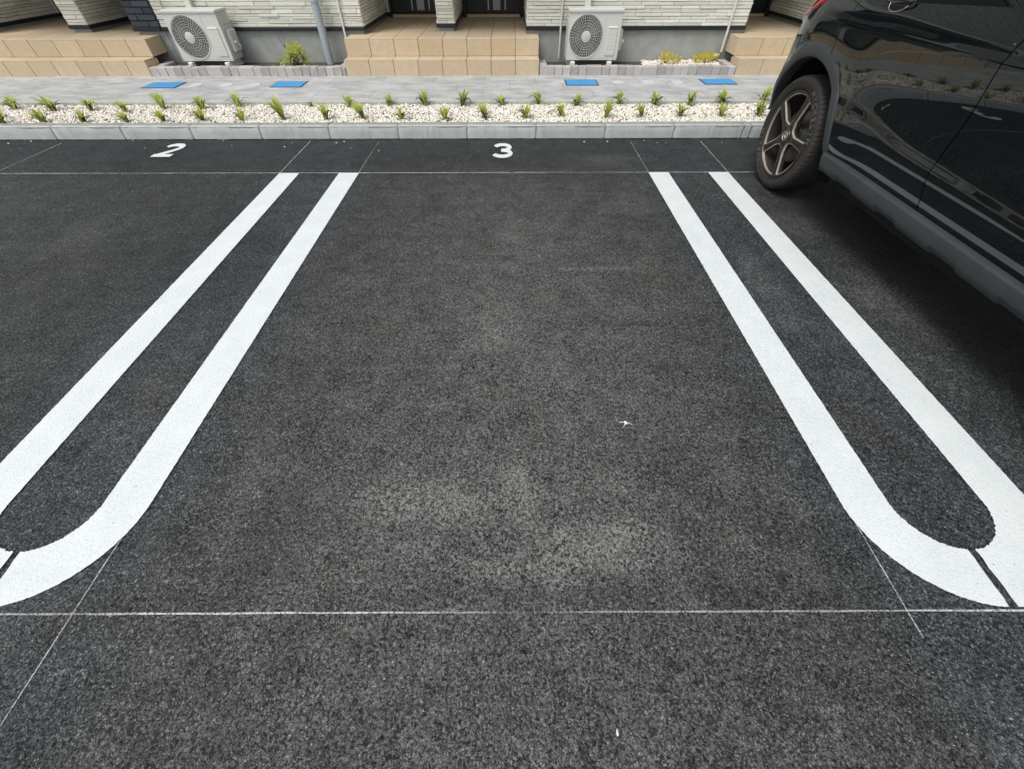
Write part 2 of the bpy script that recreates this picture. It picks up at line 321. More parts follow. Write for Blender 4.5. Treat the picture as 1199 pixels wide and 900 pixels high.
# ------------------------------------------------------------------ mesh helpers
class MB:
    def __init__(s): s.v = []; s.f = []; s.mi = []; s.cur = 0
    def add(s, vs, fs):
        o = len(s.v); s.v += [tuple(v) for v in vs]
        for f in fs: s.f.append(tuple(i + o for i in f)); s.mi.append(s.cur)
    def box(s, x0, x1, y0, y1, z0, z1):
        s.add([(x0, y0, z0), (x1, y0, z0), (x1, y1, z0), (x0, y1, z0), (x0, y0, z1), (x1, y0, z1), (x1, y1, z1), (x0, y1, z1)],
              [(0, 3, 2, 1), (4, 5, 6, 7), (0, 1, 5, 4), (1, 2, 6, 5), (2, 3, 7, 6), (3, 0, 4, 7)])
    def bbox(s, x0, x1, y0, y1, z0, z1, b=.004):
        """box with chamfered edges"""
        vs = []; idx = {}
        X = (x0, x1); Y = (y0, y1); Z = (z0, z1)
        for i in (0, 1):
            for j in (0, 1):
                for k in (0, 1):
                    sx, sy, sz = (1 - 2 * i) * b, (1 - 2 * j) * b, (1 - 2 * k) * b
                    for ax, p in enumerate(((X[i], Y[j] + sy, Z[k] + sz), (X[i] + sx, Y[j], Z[k] + sz), (X[i] + sx, Y[j] + sy, Z[k]))):
                        idx[(i, j, k, ax)] = len(vs); vs.append(p)
        fs = []
        def q(*a): fs.append([idx[t] for t in a])
        for i in (0, 1): q((i, 0, 0, 0), (i, 1, 0, 0), (i, 1, 1, 0), (i, 0, 1, 0))
        for j in (0, 1): q((0, j, 0, 1), (1, j, 0, 1), (1, j, 1, 1), (0, j, 1, 1))
        for k in (0, 1): q((0, 0, k, 2), (1, 0, k, 2), (1, 1, k, 2), (0, 1, k, 2))
        for i in (0, 1):
            for j in (0, 1): q((i, j, 0, 0), (i, j, 0, 1), (i, j, 1, 1), (i, j, 1, 0))
            for k in (0, 1): q((i, 0, k, 0), (i, 0, k, 2), (i, 1, k, 2), (i, 1, k, 0))
        for j in (0, 1):
            for k in (0, 1): q((0, j, k, 1), (0, j, k, 2), (1, j, k, 2), (1, j, k, 1))
        for i in (0, 1):
            for j in (0, 1):
                for k in (0, 1): q((i, j, k, 0), (i, j, k, 1), (i, j, k, 2))
        s.add(vs, fs)
    def grid(s, rows, closed_u=False, closed_v=False):
        nr, nc = len(rows), len(rows[0]); vs = [p for r in rows for p in r]; fs = []
        for i in range(nr if closed_v else nr - 1):
            for j in range(nc if closed_u else nc - 1):
                a, b = i * nc + j, i * nc + (j + 1) % nc; c, d = ((i + 1) % nr) * nc + (j + 1) % nc, ((i + 1) % nr) * nc + j
                fs.append((a, b, c, d))
        s.add(vs, fs)
    def tube(s, pts, r, n=10, cap=True):
        rows = []; P = [Vector(p) for p in pts]
        rr = r if isinstance(r, (list, tuple)) else [r] * len(P)
        up = Vector((0, 0, 1))
        for i, p in enumerate(P):
            d = (P[min(i + 1, len(P) - 1)] - P[max(i - 1, 0)]).normalized()
            a = d.cross(up if abs(d.z) < .95 else Vector((1, 0, 0))).normalized(); b = d.cross(a)
            rows.append([p + (a * math.cos(t) + b * math.sin(t)) * rr[i] for t in (2 * math.pi * k / n for k in range(n))])
        s.grid(rows, closed_u=True)
        if cap:
            o = len(s.v) - len(rows) * n
            s.f.append(tuple(range(o, o + n))); s.mi.append(s.cur)
            s.f.append(tuple(range(o + (len(rows) - 1) * n, o + len(rows) * n))); s.mi.append(s.cur)
    def lathe(s, prof, n=64, mod=None):
        """prof: (axial x, radius); axis along X"""
        rows = []
        for j, (ax, r) in enumerate(prof):
            row = []
            for i in range(n):
                t = 2 * math.pi * i / n; k = r + (mod(i, j) if mod else 0)
                row.append((ax, k * math.cos(t), k * math.sin(t)))
            rows.append(row)
        s.grid(rows, closed_u=True)
    def poly(s, pts, z):
        o = len(s.v); s.v += [(x, y, z) for x, y in pts]; s.f.append(tuple(range(o, o + len(pts)))); s.mi.append(s.cur)
    def build(s, name, mat, parent=None, smooth=None, loc=None, recalc=True):
        me = bpy.data.meshes.new(name); me.from_pydata(s.v, [], s.f)
        for m in (mat if isinstance(mat, (list, tuple)) else [mat]): me.materials.append(m)
        if any(s.mi): me.polygons.foreach_set('material_index', s.mi)
        if recalc:
            bm = bmesh.new(); bm.from_mesh(me); bmesh.ops.recalc_face_normals(bm, faces=bm.faces); bm.to_mesh(me); bm.free()
        if smooth:
            me.polygons.foreach_set('use_smooth', [True] * len(me.polygons))
            try: me.set_sharp_from_angle(angle=R(smooth))
            except Exception: pass
        me.update()
        o = bpy.data.objects.new(name, me); COL.objects.link(o)
        if loc: o.location = loc
        if parent: o.parent = parent
        return o

def tag(o, label, cat, group=None, kind=None):
    if label: o['label'] = label
    if cat: o['category'] = cat
    if group: o['group'] = group
    if kind: o['kind'] = kind
    return o
def thing(name, label, cat, loc=(0, 0, 0), group=None):
    o = bpy.data.objects.new(name, None); COL.objects.link(o); o.location = loc; o.empty_display_size = .1
    return tag(o, label, cat, group)
def struct(o): o['kind'] = 'structure'; return o
def shift(mb, dx, dy, dz): mb.v = [(x + dx, y + dy, z + dz) for x, y, z in mb.v]; return mb

# ================================================================== LARGE STRUCTURE
Z0 = 0.0
ZP = .12                         # path level
YK = 4.285                       # kerb face
YB0, YB1 = 4.40, 5.045           # gravel bed
YS, Y2, YW, YD = 6.221, 6.427, 6.746, 8.30   # step front, platform front, wall plane, door plane
Z1, Z2 = .279, .451
m = MB(); m.add([(-150, -150, 0), (150, -150, 0), (150, YK + .03, 0), (-150, YK + .03, 0), (-150, 150, 0), (150, 150, 0)], [(0, 1, 2, 3), (3, 2, 5, 4)])
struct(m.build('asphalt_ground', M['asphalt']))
m = MB(); m.box(-14, 14, YB1 + .075, 8.6, .02, ZP)
struct(m.build('tiled_path', M['path']))
m = MB(); m.box(-14, 14, YB1, YB1 + .075, .02, ZP + .002)
struct(m.build('path_edging', M['edging']))
m = MB(); m.box(-14, 14, YB0 - .005, YB1, .01, .088)
struct(m.build('planting_bed', M['bedsoil']))

# pebbles of the planting bed: one loose mass
def pebbles(name, x0, x1, y0, y1, z, n, rmin, rmax, label):
    import numpy as np
    rs = np.random.RandomState(3)
    bm = bmesh.new(); bmesh.ops.create_icosphere(bm, subdivisions=1, radius=1)
    bv = np.array([v.co[:] for v in bm.verts]); bf = np.array([[v.index for v in f.verts] for f in bm.faces]); bm.free()
    V = []; F = []
    for i in range(n):
        x = rs.uniform(x0, x1); y = rs.uniform(y0, y1)
        r = rs.uniform(rmin, rmax); sc = np.array([rs.uniform(.8, 1.3), rs.uniform(.75, 1.1), rs.uniform(.5, .85)]) * r
        v = bv * sc * (1 + rs.uniform(-.16, .16, (len(bv), 1)))
        a = rs.uniform(0, 6.28); c, s_ = math.cos(a), math.sin(a); t = rs.uniform(-.5, .5)
        ct, st = math.cos(t), math.sin(t)
        v = np.stack([v[:, 0] * ct - v[:, 2] * st, v[:, 1], v[:, 0] * st + v[:, 2] * ct], 1)
        v = np.stack([v[:, 0] * c - v[:, 1] * s_, v[:, 0] * s_ + v[:, 1] * c, v[:, 2]], 1) + np.array([x, y, z + rs.uniform(-.2, .6) * r])
        V.append(v); F.append(bf + i * len(bv))
    if y0 < 5:                                                        # a few strays that have rolled over the kerb
        for k in range(26):
            r = rs.uniform(.004, .009); v = bv * r * np.array([1, .8, .6]) + np.array([rs.uniform(-6, 2), YK - .02 - abs(rs.normal(0, .12)), r * .5]); V.append(v); F.append(bf + (n + k) * len(bv))
    V = np.concatenate(V); F = np.concatenate(F)
    me = bpy.data.meshes.new(name); me.from_pydata(V.tolist(), [], F.tolist()); me.materials.append(M['pebble'])
    me.polygons.foreach_set('use_smooth', [True] * len(me.polygons)); me.update()
    o = bpy.data.objects.new(name, me); COL.objects.link(o)
    return tag(o, label, 'gravel', kind='stuff')
pebbles('white_gravel', -6.4, 5.6, YB0 + .012, YB1 - .01, .094, 27000, .0085, .0150, 'white pebble gravel filling the planting bed behind the kerb')
pebbles('bed_gravel', 1.72, 2.7, 6.345, 6.72, .175, 750, .013, .022, 'white pebbles around the yellow shrubs by the wall')

# ---- kerbstones
def kerb_mesh(L):
    prof = [(.000, -.02), (.006, .05), (.011, .098), (.016, .105), (.028, .110), (.105, .112), (.112, .108), (.115, .03)]
    m = MB(); e = .0045
    rows = []
    xs = [0, .0, .006] + [L * k / 10 for k in range(1, 10)] + [L - .006, L, L]
    for i, x in enumerate(xs):
        inset = .005 if i in (1, len(xs) - 2) else 0
        if i in (0, len(xs) - 1): inset = .03
        row = []
        for (y, z) in prof:
            yy = y + inset if y < .06 else y - inset * .6
            row.append((x, yy + (random.uniform(-.0012, .0012) if 2 < i < len(xs) - 3 else 0), z - (inset * .6 if z > 0 else 0)))
        rows.append(row)
    m.grid(rows)
    return m
J = [.246 - .655 * k for k in range(9, -1, -1)] + [.246 + .6545 * k for k in (1, 2, 3)]
kl = 'pale grey concrete kerbstone in the row between asphalt and gravel bed'
first = kerb_mesh(.648).build('kerbstone', M['kerb'], loc=(J[0] + .0035, YK, 0), smooth=40)
tag(first, kl, 'kerbstone', 'kerbstones along the planting bed')
xs = J[1:-1] + [2.284, 2.284 + .655, 2.284 + 1.31, 2.284 + 1.965]
for x in xs:
    o = first.copy(); COL.objects.link(o); o.location = (x + .0035, YK, 0)
o = kerb_mesh(.062).build('kerbstone', M['kerb'], loc=(2.216, YK, 0), smooth=40)
tag(o, 'narrow filler piece of kerbstone beside the rear wheel of the black car', 'kerbstone')
m = MB(); m.box(-6, 5, YK + .011, YK + .09, .002, .1025); struct(m.build('kerb_mortar', M['mortar']))
m = MB()      # ragged mastic edge of the asphalt against the kerb
pts = []; x = -6.5
while x < 5.5:
    pts.append((x, YK - abs(random.gauss(.004, .005)))); x += random.uniform(.02, .06)
m.add([(p[0], p[1], .004) for p in pts] + [(p[0], YK + .008, .006) for p in pts], [(i, i + 1, len(pts) + i + 1, len(pts) + i) for i in range(len(pts) - 1)])
struct(m.build('asphalt_joint', M['under']))

# ---- tiled porch steps
TW = .302
def tiled(mb_t, mb_g, axis, a0, a1, b0, b1, c, th, first_off=0.0, bsplit=None, sign=-1):
    """row of tiles on a face. axis 'front': x a0..a1, z b0..b1 at y=c; 'top': x a0..a1, y b0..b1 at z=c; 'side': y a0..a1, z b0..b1 at x=c"""
    g = .0028
    cuts = [a0]; t = a0 + (first_off if first_off else TW)
    while t < a1 - .01: cuts.append(t); t += TW
    cuts.append(a1)
    bc = bsplit or [b0, b1]
    for i in range(len(cuts) - 1):
        for j in range(len(bc) - 1):
            p0, p1, q0, q1 = cuts[i] + g, cuts[i + 1] - g, bc[j] + g, bc[j + 1] - g
            if axis == 'front': mb_t.bbox(p0, p1, c - th, c + .004, q0, q1, .002)
            elif axis == 'top': mb_t.bbox(p0, p1, q0, q1, c - .004, c + th, .002)
            else: mb_t.bbox(min(c - .004 * sign, c + th * sign), max(c - .004 * sign, c + th * sign), p0, p1, q0, q1, .002)
def porch(xa, xb, label, off=0.0):
    t = thing('porch_steps', label, 'steps', ((xa + xb) / 2, YS, ZP)); ox, oy = (xa + xb) / 2, YS
    for name, y0, z0, z1, yb in (('lower_step', YS, ZP - .01, Z1, Y2 + .05), ('upper_landing', Y2, Z1, Z2, YD + .1)):
        g = MB(); g.box(xa + .008, xb - .008, y0 + .008, yb, z0, z1 - .008)
        q = MB()
        tiled(q, g, 'front', xa + .001, xb - .001, z0, z1 - .012, y0 + .008, .008, off)
        if name == 'lower_step': bs = [y0, Y2 + .007]
        else: bs = [y0] + [y0 + .09 + TW * k for k in range(0, 6)] + [YD + .05]
        tiled(q, g, 'top', xa, xb, y0, yb, z1 - .010, .010, off, bs)
        for c, sg in ((xa + .008, -1), (xb - .008, 1)):
            if name == 'lower_step': tiled(q, g, 'side', y0 + .001, yb, z0, z1 - .012, c, .008, .2, None, sg)
            else:
                tiled(q, g, 'side', y0 + .001, YW - .002, z0, z1 - .012, c, .008, .2, None, sg)
        shift(q, -ox, -oy, -ZP); shift(g, -ox, -oy, -ZP)
        p = q.build(name, M['tile'], t)
        g.build('grout', M['grout'], p)
    return t
porch(-7.77, -4.50, 'beige tiled double step at the far left, by the dark brick pier')
porch(-2.046, .362, 'beige tiled double step in the middle, leading to two dark doors')
porch(2.828, 5.25, 'beige tiled double step partly hidden behind the black car')

# ---- building
B = thing('apartment_building', 'cream stone-clad apartment building with dark doors behind the parking lot', 'building', (0, YW, ZP))
def bb(mb, name, mat, smooth=None, parent=B):
    shift(mb, 0, -YW, -ZP); return mb.build(name, mat, parent, smooth)
ZT = 3.0; ZF = .524; ZFB = .486     # top, top and bottom of the dark flashing
def stone_strip(mb, L, f, z0, z1, rh=.0335, seed=0, wmin=.18, wmax=.46, dep=.009, base=.004):
    """thin stones laid in rows; f(u, depth, z) -> point"""
    rs = random.Random(seed); z = z0
    while z < z1 - .004:
        h = rh * rs.choice((.6, .85, 1.0, 1.0, 1.25)); zt = min(z + h, z1)
        u = 0.0; first_w = rs.uniform(.05, wmax)
        while u < L - 1e-4:
            wd = first_w if u == 0 else rs.uniform(wmin, wmax)
            u1 = min(u + wd, L)
            if L - u1 < .04: u1 = L
            d = base + rs.random() ** 1.5 * dep; g = .0016
            a, b_, c, e = u + (g if u > 0 else 0), u1 - (g if u1 < L else 0), z + g, zt - g
            ch = .002
            vs = [f(a, 0, c), f(b_, 0, c), f(b_, 0, e), f(a, 0, e), f(a + ch, d, c + ch), f(b_ - ch, d, c + ch), f(b_ - ch, d, e - ch), f(a + ch, d, e - ch)]
            mb.add(vs, [(4, 5, 6, 7), (0, 1, 5, 4), (1, 2, 6, 5), (2, 3, 7, 6), (3, 0, 4, 7)])
            u = u1
        z = zt
def front_f(x0, y): return lambda u, d, z: (x0 + u, y - d, z)
def right_f(x, y0): return lambda u, d, z: (x + d, y0 + u, z)      # faces +X
def left_f(x, y0): return lambda u, d, z: (x - d, y0 + u, z)       # faces -X
def wall_block(xa, xb, yf, yb, seed, faces='flr', ztop=ZT, brick=None, zlow=ZF):
    """clad wall: core, stones, flashing, foundation"""
    core = MB(); core.box(xa, xb, yf, yb, zlow, ztop)
    p = bb(core, 'clad_wall', M['sidingback'])
    s = MB()
    if 'f' in faces: stone_strip(s, xb - xa, front_f(xa, yf), zlow, ztop, seed=seed)
    if 'l' in faces: stone_strip(s, yb - yf, left_f(xa, yf), zlow, ztop, seed=seed + 1)
    if 'r' in faces: stone_strip(s, yb - yf, right_f(xb, yf), zlow, ztop, seed=seed + 2)
    bb(s, 'stone_cladding', M['siding'], parent=B)
    fl = MB(); fl.bbox(xa - .016, xb + .016, yf - .018, yb, ZFB, zlow - .001, .003)
    bb(fl, 'flashing', M['flashing'])
    fo = MB(); fo.box(xa + .012, xb - .012, yf + .016, yb, ZP - .02, ZFB)
    bb(fo, 'foundation', M['foundation'])
wall_block(-4.42, -1.862, YW, YD, 11, 'fr')
wall_block(.222, 2.985, YW, YD, 21, 'flr')
wall_block(-14.5, -6.81, YW, YD, 31, 'fr')
wall_block(5.05, 8.0, YW, YD, 41, 'fl')
# party piers between each pair of doors
for xa, xb, y, sd in ((-5.73, -5.49, 6.93, 51), (-.945, -.73, 6.98, 61), (3.97, 4.2, 6.98, 71)):
    wall_block(xa, xb, y, YD, sd, 'flr')
# dark brick pier at the left end of the first wall
core = MB(); core.box(-4.765, -4.425, YW - .012, YD, ZF, ZT); bb(core, 'brick_core', M['darkjoint'])
s = MB()
def brick_rows(s, L, f, z0, z1, seed):
    rs = random.Random(seed); z = z0; k = 0
    while z < z1 - .01:
        zt = min(z + .062, z1); u = -.11 if k % 2 else 0.0
        while u < L - .005:
            a, b_ = max(u, 0) + .004, min(u + .22, L) - .004
            if b_ - a > .01:
                d = rs.uniform(.006, .014); ch = .003
                vs = [f(a, 0, z + .004), f(b_, 0, z + .004), f(b_, 0, zt - .004), f(a, 0, zt - .004), f(a + ch, d, z + .004 + ch), f(b_ - ch, d, z + .004 + ch), f(b_ - ch, d, zt - .004 - ch), f(a + ch, d, zt - .004 - ch)]
                s.add(vs, [(4, 5, 6, 7), (0, 1, 5, 4), (1, 2, 6, 5), (2, 3, 7, 6), (3, 0, 4, 7)])
            u += .22
        z = zt; k += 1
brick_rows(s, .34, front_f(-4.765, YW - .012), ZF, ZT, 5); brick_rows(s, 1.4, left_f(-4.765, YW - .012), ZF, ZT, 6); bb(s, 'dark_brick_pier', M['darkbrick'])
fl = MB(); fl.bbox(-4.785, -4.437, YW - .034, YD, ZFB, ZF - .001, .003); bb(fl, 'flashing', M['flashing'])
fo = MB(); fo.box(-4.75, -4.409, YW + .01, YD, ZP - .02, ZFB); bb(fo, 'foundation', M['foundation'])
# door recesses: back wall, ceiling and doors
for xa, xb in ((-6.9, -4.7), (-1.9, .26), (2.95, 5.1)):
    bk = MB(); bk.box(xa, xb, YD + .06, YD + .2, ZP, ZT); bb(bk, 'recess_wall', M['sidingback'])
for xa, xb in ((-6.81, -4.765), (-1.862, .222), (2.985, 5.05)):
    cv = MB(); cv.box(xa + .02, xb - .02, YW - .003, YD, 2.45, 2.62); bb(cv, 'recess_ceiling', M['trim'])
def entry_door(xa, xb):
    d = MB(); d.bbox(xa + .05, xb - .05, YD + .004, YD + .045, Z2 + .055, 2.3, .003)
    p = bb(d, 'door', M['door'])
    fr = MB()
    fr.box(xa, xa + .048, YD - .03, YD + .06, Z2 + .002, 2.36); fr.box(xb - .048, xb, YD - .03, YD + .06, Z2 + .002, 2.36); fr.box(xa + .048, xb - .048, YD - .03, YD + .06, 2.303, 2.36)
    fr.build('door_frame', M['doorframe'], p); shift_obj(p.children[-1])
    cx = xa + (xb - xa) * .56
    for nm, a, b_, mt, yy in (('glass_strip', cx - .055, cx + .055, 'pane', .001), ('metal_line', cx - .135, cx - .122, 'silver', .002), ('metal_line', cx + .122, cx + .135, 'silver', .002)):
        q = MB(); q.box(a, b_, YD + yy - .004, YD + .01, Z2 + .08, 2.2); q.build(nm, M[mt], p); shift_obj(p.children[-1])
    q = MB(); q.bbox(xa + .049, xb - .049, YD - .035, YD + .05, Z2 + .038, Z2 + .054, .003); q.build('threshold', M['threshold'], p); shift_obj(p.children[-1])
    q = MB(); q.bbox(xa + .049, xb - .049, YD - .028, YD + .05, Z2 + .001, Z2 + .037, .003); q.build('threshold_tile', M['tile'], p); shift_obj(p.children[-1])
    q = MB(); q.tube([(xa + .13, YD - .05, 1.2), (xa + .13, YD - .05, 1.75)], .013, 10); q.tube([(xa + .13, YD - .05, 1.25), (xa + .13, YD + .01, 1.25)], .009, 8); q.tube([(xa + .13, YD - .05, 1.7), (xa + .13, YD + .01, 1.7)], .009, 8)
    q.build('handle', M['silver'], p, 40); shift_obj(p.children[-1])
def shift_obj(o): o.location = (0, -YW, -ZP)
for xa, xb in ((-6.79, -5.76), (-5.46, -4.79), (-1.84, -.972), (-.705, .2), (3.0, 3.95), (4.22, 5.03)): entry_door(xa, xb)
# pale corner trims by the doors
for x in (-6.808, -1.84, -5.478):
    tr = MB(); tr.box(x, x + .023, 8.15, 8.25, ZF, 2.44); bb(tr, 'corner_trim', M['trim'])
up = MB(); up.box(-14.5, 8.0, YW, YD + .2, ZT + .01, 5.6); bb(up, 'upper_wall', M['darkjoint'])
up = MB(); brick_rows(up, 22.5, front_f(-14.5, YW), ZT + .15, 5.58, 77); bb(up, 'upper_cladding', M['upper'])
up = MB(); up.bbox(-14.52, 8.02, YW - .03, YW - .002, ZT + .012, ZT + .14, .004); bb(up, 'floor_band', M['trim'])
def house_window(x0, x1, z0, z1):
    f = MB(); y = YW
    f.bbox(x0 - .05, x1 + .05, y - .045, y - .001, z0 - .05, z0, .003); f.bbox(x0 - .05, x1 + .05, y - .045, y - .001, z1, z1 + .05, .003)
    for a in (x0 - .05, x1, (x0 + x1) / 2 - .02): f.bbox(a, a + (.05 if a != (x0 + x1) / 2 - .02 else .04), y - .044, y - .001, z0 + .001, z1 - .001, .003)
    w_ = bb(f, 'window', M['doorframe'])
    p = MB(); p.box(x0, x1, y - .022, y - .017, z0, z1); p.build('pane', M['glass'], w_); shift_obj(p_last(w_))
def p_last(o): return o.children[-1]
for x0, x1, z0, z1 in ((-3.75, -2.6, 1.15, 2.25), (1.55, 2.65, 1.15, 2.25), (-9.6, -8.2, 1.15, 2.25), (-12.9, -11.6, 1.15, 2.25), (-3.8, -2.2, 3.7, 4.9), (.7, 2.3, 3.7, 4.9), (-9.6, -8.0, 3.7, 4.9), (-7.0, -5.4, 3.7, 4.9), (4.4, 5.9, 3.7, 4.9)): house_window(x0, x1, z0, z1)
for xa, xb in ((-6.9, -4.7), (-1.95, .31), (2.9, 5.1)):
    cn = MB(); cn.bbox(xa, xb, YW - .75, YW - .02, 2.5, 2.62, .006); bb(cn, 'porch_canopy', M['flashing'])
rf = MB(); rf.bbox(-14.7, 8.2, YW - .3, YD + 1.2, 5.61, 5.75, .01); bb(rf, 'roof', M['flashing'])

# ---- split-granite edging of the wall beds
def border(xa, xb, label):
    t = thing('stone_edging', label, 'edging', ((xa + xb) / 2, YS, ZP)); ox = (xa + xb) / 2
    rs = random.Random(int(xa * 100)); q = MB()
    zt = .208
    def blk(x0, x1, y0, y1):
        o = len(q.v)
        q.bbox(x0 + .002, x1 - .002, y0, y1, ZP - .02, zt + rs.uniform(-.004, .003), .004)
        q.v[o:] = [(x + rs.uniform(-.0015, .0015), y + rs.uniform(-.004, .002), z + rs.uniform(-.002, .002)) for x, y, z in q.v[o:]]
    x = xa
    while x < xb - .01:
        wd = rs.choice((.098, .102, .1, .1, .19)) if xb - x > .22 else min(.1, xb - x)
        if xb - x - wd < .03: wd = xb - x
        blk(x, x + wd, YS + rs.uniform(-.003, .004), YS + .108); x += wd
    for x0 in (xa, xb - .1):
        y = YS + .112
        while y < YW - .12: blk(x0, x0 + .1, y, y + .098); y += .1
    shift(q, -ox, -YS, -ZP); q.build('edging_blocks', M['granite'], t)
    g = MB(); g.box(xa + .012, xb - .012, YS + .012, YW - .003, ZP - .03, .168); shift(g, -ox, -YS, -ZP); g.build('bed_soil', M['darksoil'], t)
border(-4.492, -2.054, 'low split granite edging of the bed with the grey pipe and green shrub')
border(.37, 2.82, 'low split granite edging of the bed with the yellow shrubs')

# ================================================================== PARKING MARKINGS
def jit(a): return random.uniform(-a, a)
def u_mark(cx, label, y1=3.462, cy=.603, ro=.327, ri=.163, slit=.0125):
    """two arms and a half-ring end, painted in two halves with a bare seam between"""
    m = MB()
    for sg in (-1, 1):
        out, inn = [], []
        n = 260
        for i in range(n + 1):
            y = y1 + (cy - y1) * i / n
            out.append((cx + sg * (ro + jit(.0010)), y)); inn.append((cx + sg * (ri + jit(.0010)), y))
        k = 70; a_o = math.acos(slit / ro); a_i = math.acos(slit / ri)
        for i in range(1, k + 1):
            t = i / k
            A = a_o * t; q_ = ro + jit(.0012); out.append((cx + sg * q_ * math.cos(A), cy - q_ * math.sin(A)))
            A = a_i * t; inn.append((cx + sg * ri * math.cos(A) + jit(.0025), cy - ri * math.sin(A) + jit(.002)))
        # ragged seam
        rows = []
        for o_, i_ in zip(out, inn): rows.append([(o_[0] + (i_[0] - o_[0]) * q / 6, o_[1] + (i_[1] - o_[1]) * q / 6, .004) for q in range(7)])
        for q in range(7):
            x, y, z = rows[-1][q]; rows[-1][q] = (x + sg * random.choice((-.002, 0, .001, .002)), y, z)
        m.grid(rows)
    o = m.build('stall_marking', M['paint'], recalc=False)
    for p in o.data.polygons:
        pass
    return tag(o, label, 'road marking')
u_mark(-1.570, 'white painted hairpin divider line on the left of bay 3')
u_mark(1.4625, 'white painted hairpin divider line on the right of bay 3, beside the black car')
def number(strokes, x0, x1, y0, y1, label, w=.21, name='bay_number', hk=1.0):
    m = MB()
    for st in strokes:
        P = [Vector((a, b_)) for a, b_ in st]; L, Rr = [], []
        for i, p in enumerate(P):
            d = (P[min(i + 1, len(P) - 1)] - P[max(i - 1, 0)]).normalized(); nrm = Vector((-d.y, d.x))
            L.append(p + nrm * w / 2); Rr.append(p - nrm * w / 2)
        rows = [[(x0 + (x1 - x0) * q.x, y0 + (y1 - y0) * q.y, .0045 + .0 * i) for i, q in enumerate((l, r))] for l, r in zip(L, Rr)]
        m.grid(rows)
    return tag(m.build(name, M['paint'], recalc=False), label, 'road marking')
def arc(cx, cy, rx, ry, a0, a1, n=22): return [(cx + rx * math.cos(R(a0 + (a1 - a0) * i / n)), cy + ry * math.sin(R(a0 + (a1 - a0) * i / n))) for i in range(n + 1)]
def weld_number(m): return m
three = [arc(.46, .71, .38, .205, 165, -90, 26) , arc(.46, .275, .43, .21, 90, -165, 28)]
three = [three[0] + [(.40, .505)], [(.40, .487)] + three[1]]
number([three[0]], -.150, .022, 3.80, 4.145, 'white number 3 painted on the asphalt in the middle bay', .225)
n3 = bpy.data.objects['bay_number']
two = [arc(.48, .70, .37, .20, 168, -30, 24) + [(.66, .46), (.46, .32), (.28, .19), (.14, .08)], [(.03, .10), (.97, .10)]]
number([two[0]], -3.185, -3.0, 3.828, 4.165, 'white number 2 painted on the asphalt in the left bay', .225)
n2 = bpy.data.objects['bay_number.001']
# the figures are single meshes: lower bowl of the 3 goes into the same mesh
def append_stroke(o, st, x0, x1, y0, y1, w, z):
    bm = bmesh.new(); bm.from_mesh(o.data); P = [Vector(p) for p in st]; pr = None
    for i, p in enumerate(P):
        d = (P[min(i + 1, len(P) - 1)] - P[max(i - 1, 0)]).normalized(); nrm = Vector((-d.y, d.x))
        vs = [bm.verts.new((x0 + (x1 - x0) * q.x, y0 + (y1 - y0) * q.y, z)) for q in (p + nrm * w / 2, p - nrm * w / 2)]
        if pr: bm.faces.new((pr[0], vs[0], vs[1], pr[1]))
        pr = vs
    bm.to_mesh(o.data); bm.free()
append_stroke(n2, two[1], -3.185, -3.0, 3.828, 4.165, .2, .0052)
append_stroke(n3, three[1], -.150, .022, 3.80, 4.145, .225, .0052)

def chalk(name, a, b, wd, label, wob=.0012, z=.0025):
    a, b = Vector(a), Vector(b); d = (b - a); n = max(8, int(d.length / .05)); nr = Vector((-d.y, d.x)).normalized()
    m = MB(); rows = []; off = 0
    for i in range(n + 1):
        off = off * .8 + jit(wob) * .5; p = a + d * i / n + nr * off; h = wd / 2 * random.uniform(.75, 1.25)
        rows.append([(p.x + nr.x * h, p.y + nr.y * h, z), (p.x - nr.x * h, p.y - nr.y * h, z)])
    m.grid(rows); return tag(m.build(name, M['chalk'], recalc=False), label, 'chalk line')
chalk('chalk_line', (-3.2, .263), (3.4, .2715), .0047, 'thin white snapped layout line across the near ends of the bays', z=.0022)
chalk('chalk_line', (-6.5, 3.478), (3.6, 3.466), .009, 'thin white layout line across the far ends of the hairpin lines', z=.0022)
chalk('chalk_line', (-1.243, 4.22), (-1.272, -.15), .0034, 'thin chalk guide line along the right edge of the left hairpin line')
chalk('chalk_line', (-1.897, 4.24), (-1.897, 3.3), .0055, 'short chalk guide line ahead of the left arm of the left hairpin line')
chalk('chalk_line', (1.137, 4.2), (1.147, .20), .0034, 'thin chalk guide line along the left edge of the right hairpin line')
chalk('chalk_line', (1.800, 4.2), (1.79, 3.2), .0055, 'short chalk guide line ahead of the right arm of the right hairpin line')
chalk('chalk_line', (-4.232, 4.19), (-4.275, 3.0), .0055, 'short chalk guide line at the far left of bay 2')

# dropping and chips on the asphalt
m = MB()
DS = .78
P = [(math.cos(a) * random.uniform(.005, .010), math.sin(a) * random.uniform(.007, .0145)) for a in (2 * math.pi * k / 14 for k in range(14))]
m.v = [(0, 0, .005)] + [(x, y, .002) for x, y in P]; m.f = [(0, i + 1, (i + 1) % 14 + 1) for i in range(14)]; m.mi = [0] * 14
def stk(pts, w0):
    rows = []
    for i, (x, y) in enumerate(pts):
        w1 = w0 * (1 - .6 * i / (len(pts) - 1)); rows.append([(x, y + w1, .0022), (x + .0008, y - w1, .0022)])
    m.grid(rows)
stk([(0, .001), (-.018, .003), (-.030, .002), (-.041, .013), (-.050, .024)], .0022); stk([(.004, 0), (.018, -.004), (.028, -.012), (.034, -.022)], .0026); stk([(-.004, -.006), (-.010, -.016), (-.015, -.026), (-.016, -.034)], .0024)
m.v = [(x * DS, y * DS, z) for x, y, z in m.v]
tag(m.build('bird_dropping', M['dropping'], loc=(.461, .94, 0), recalc=False), 'white splattered dropping on the asphalt in the middle of bay 3', 'dropping')
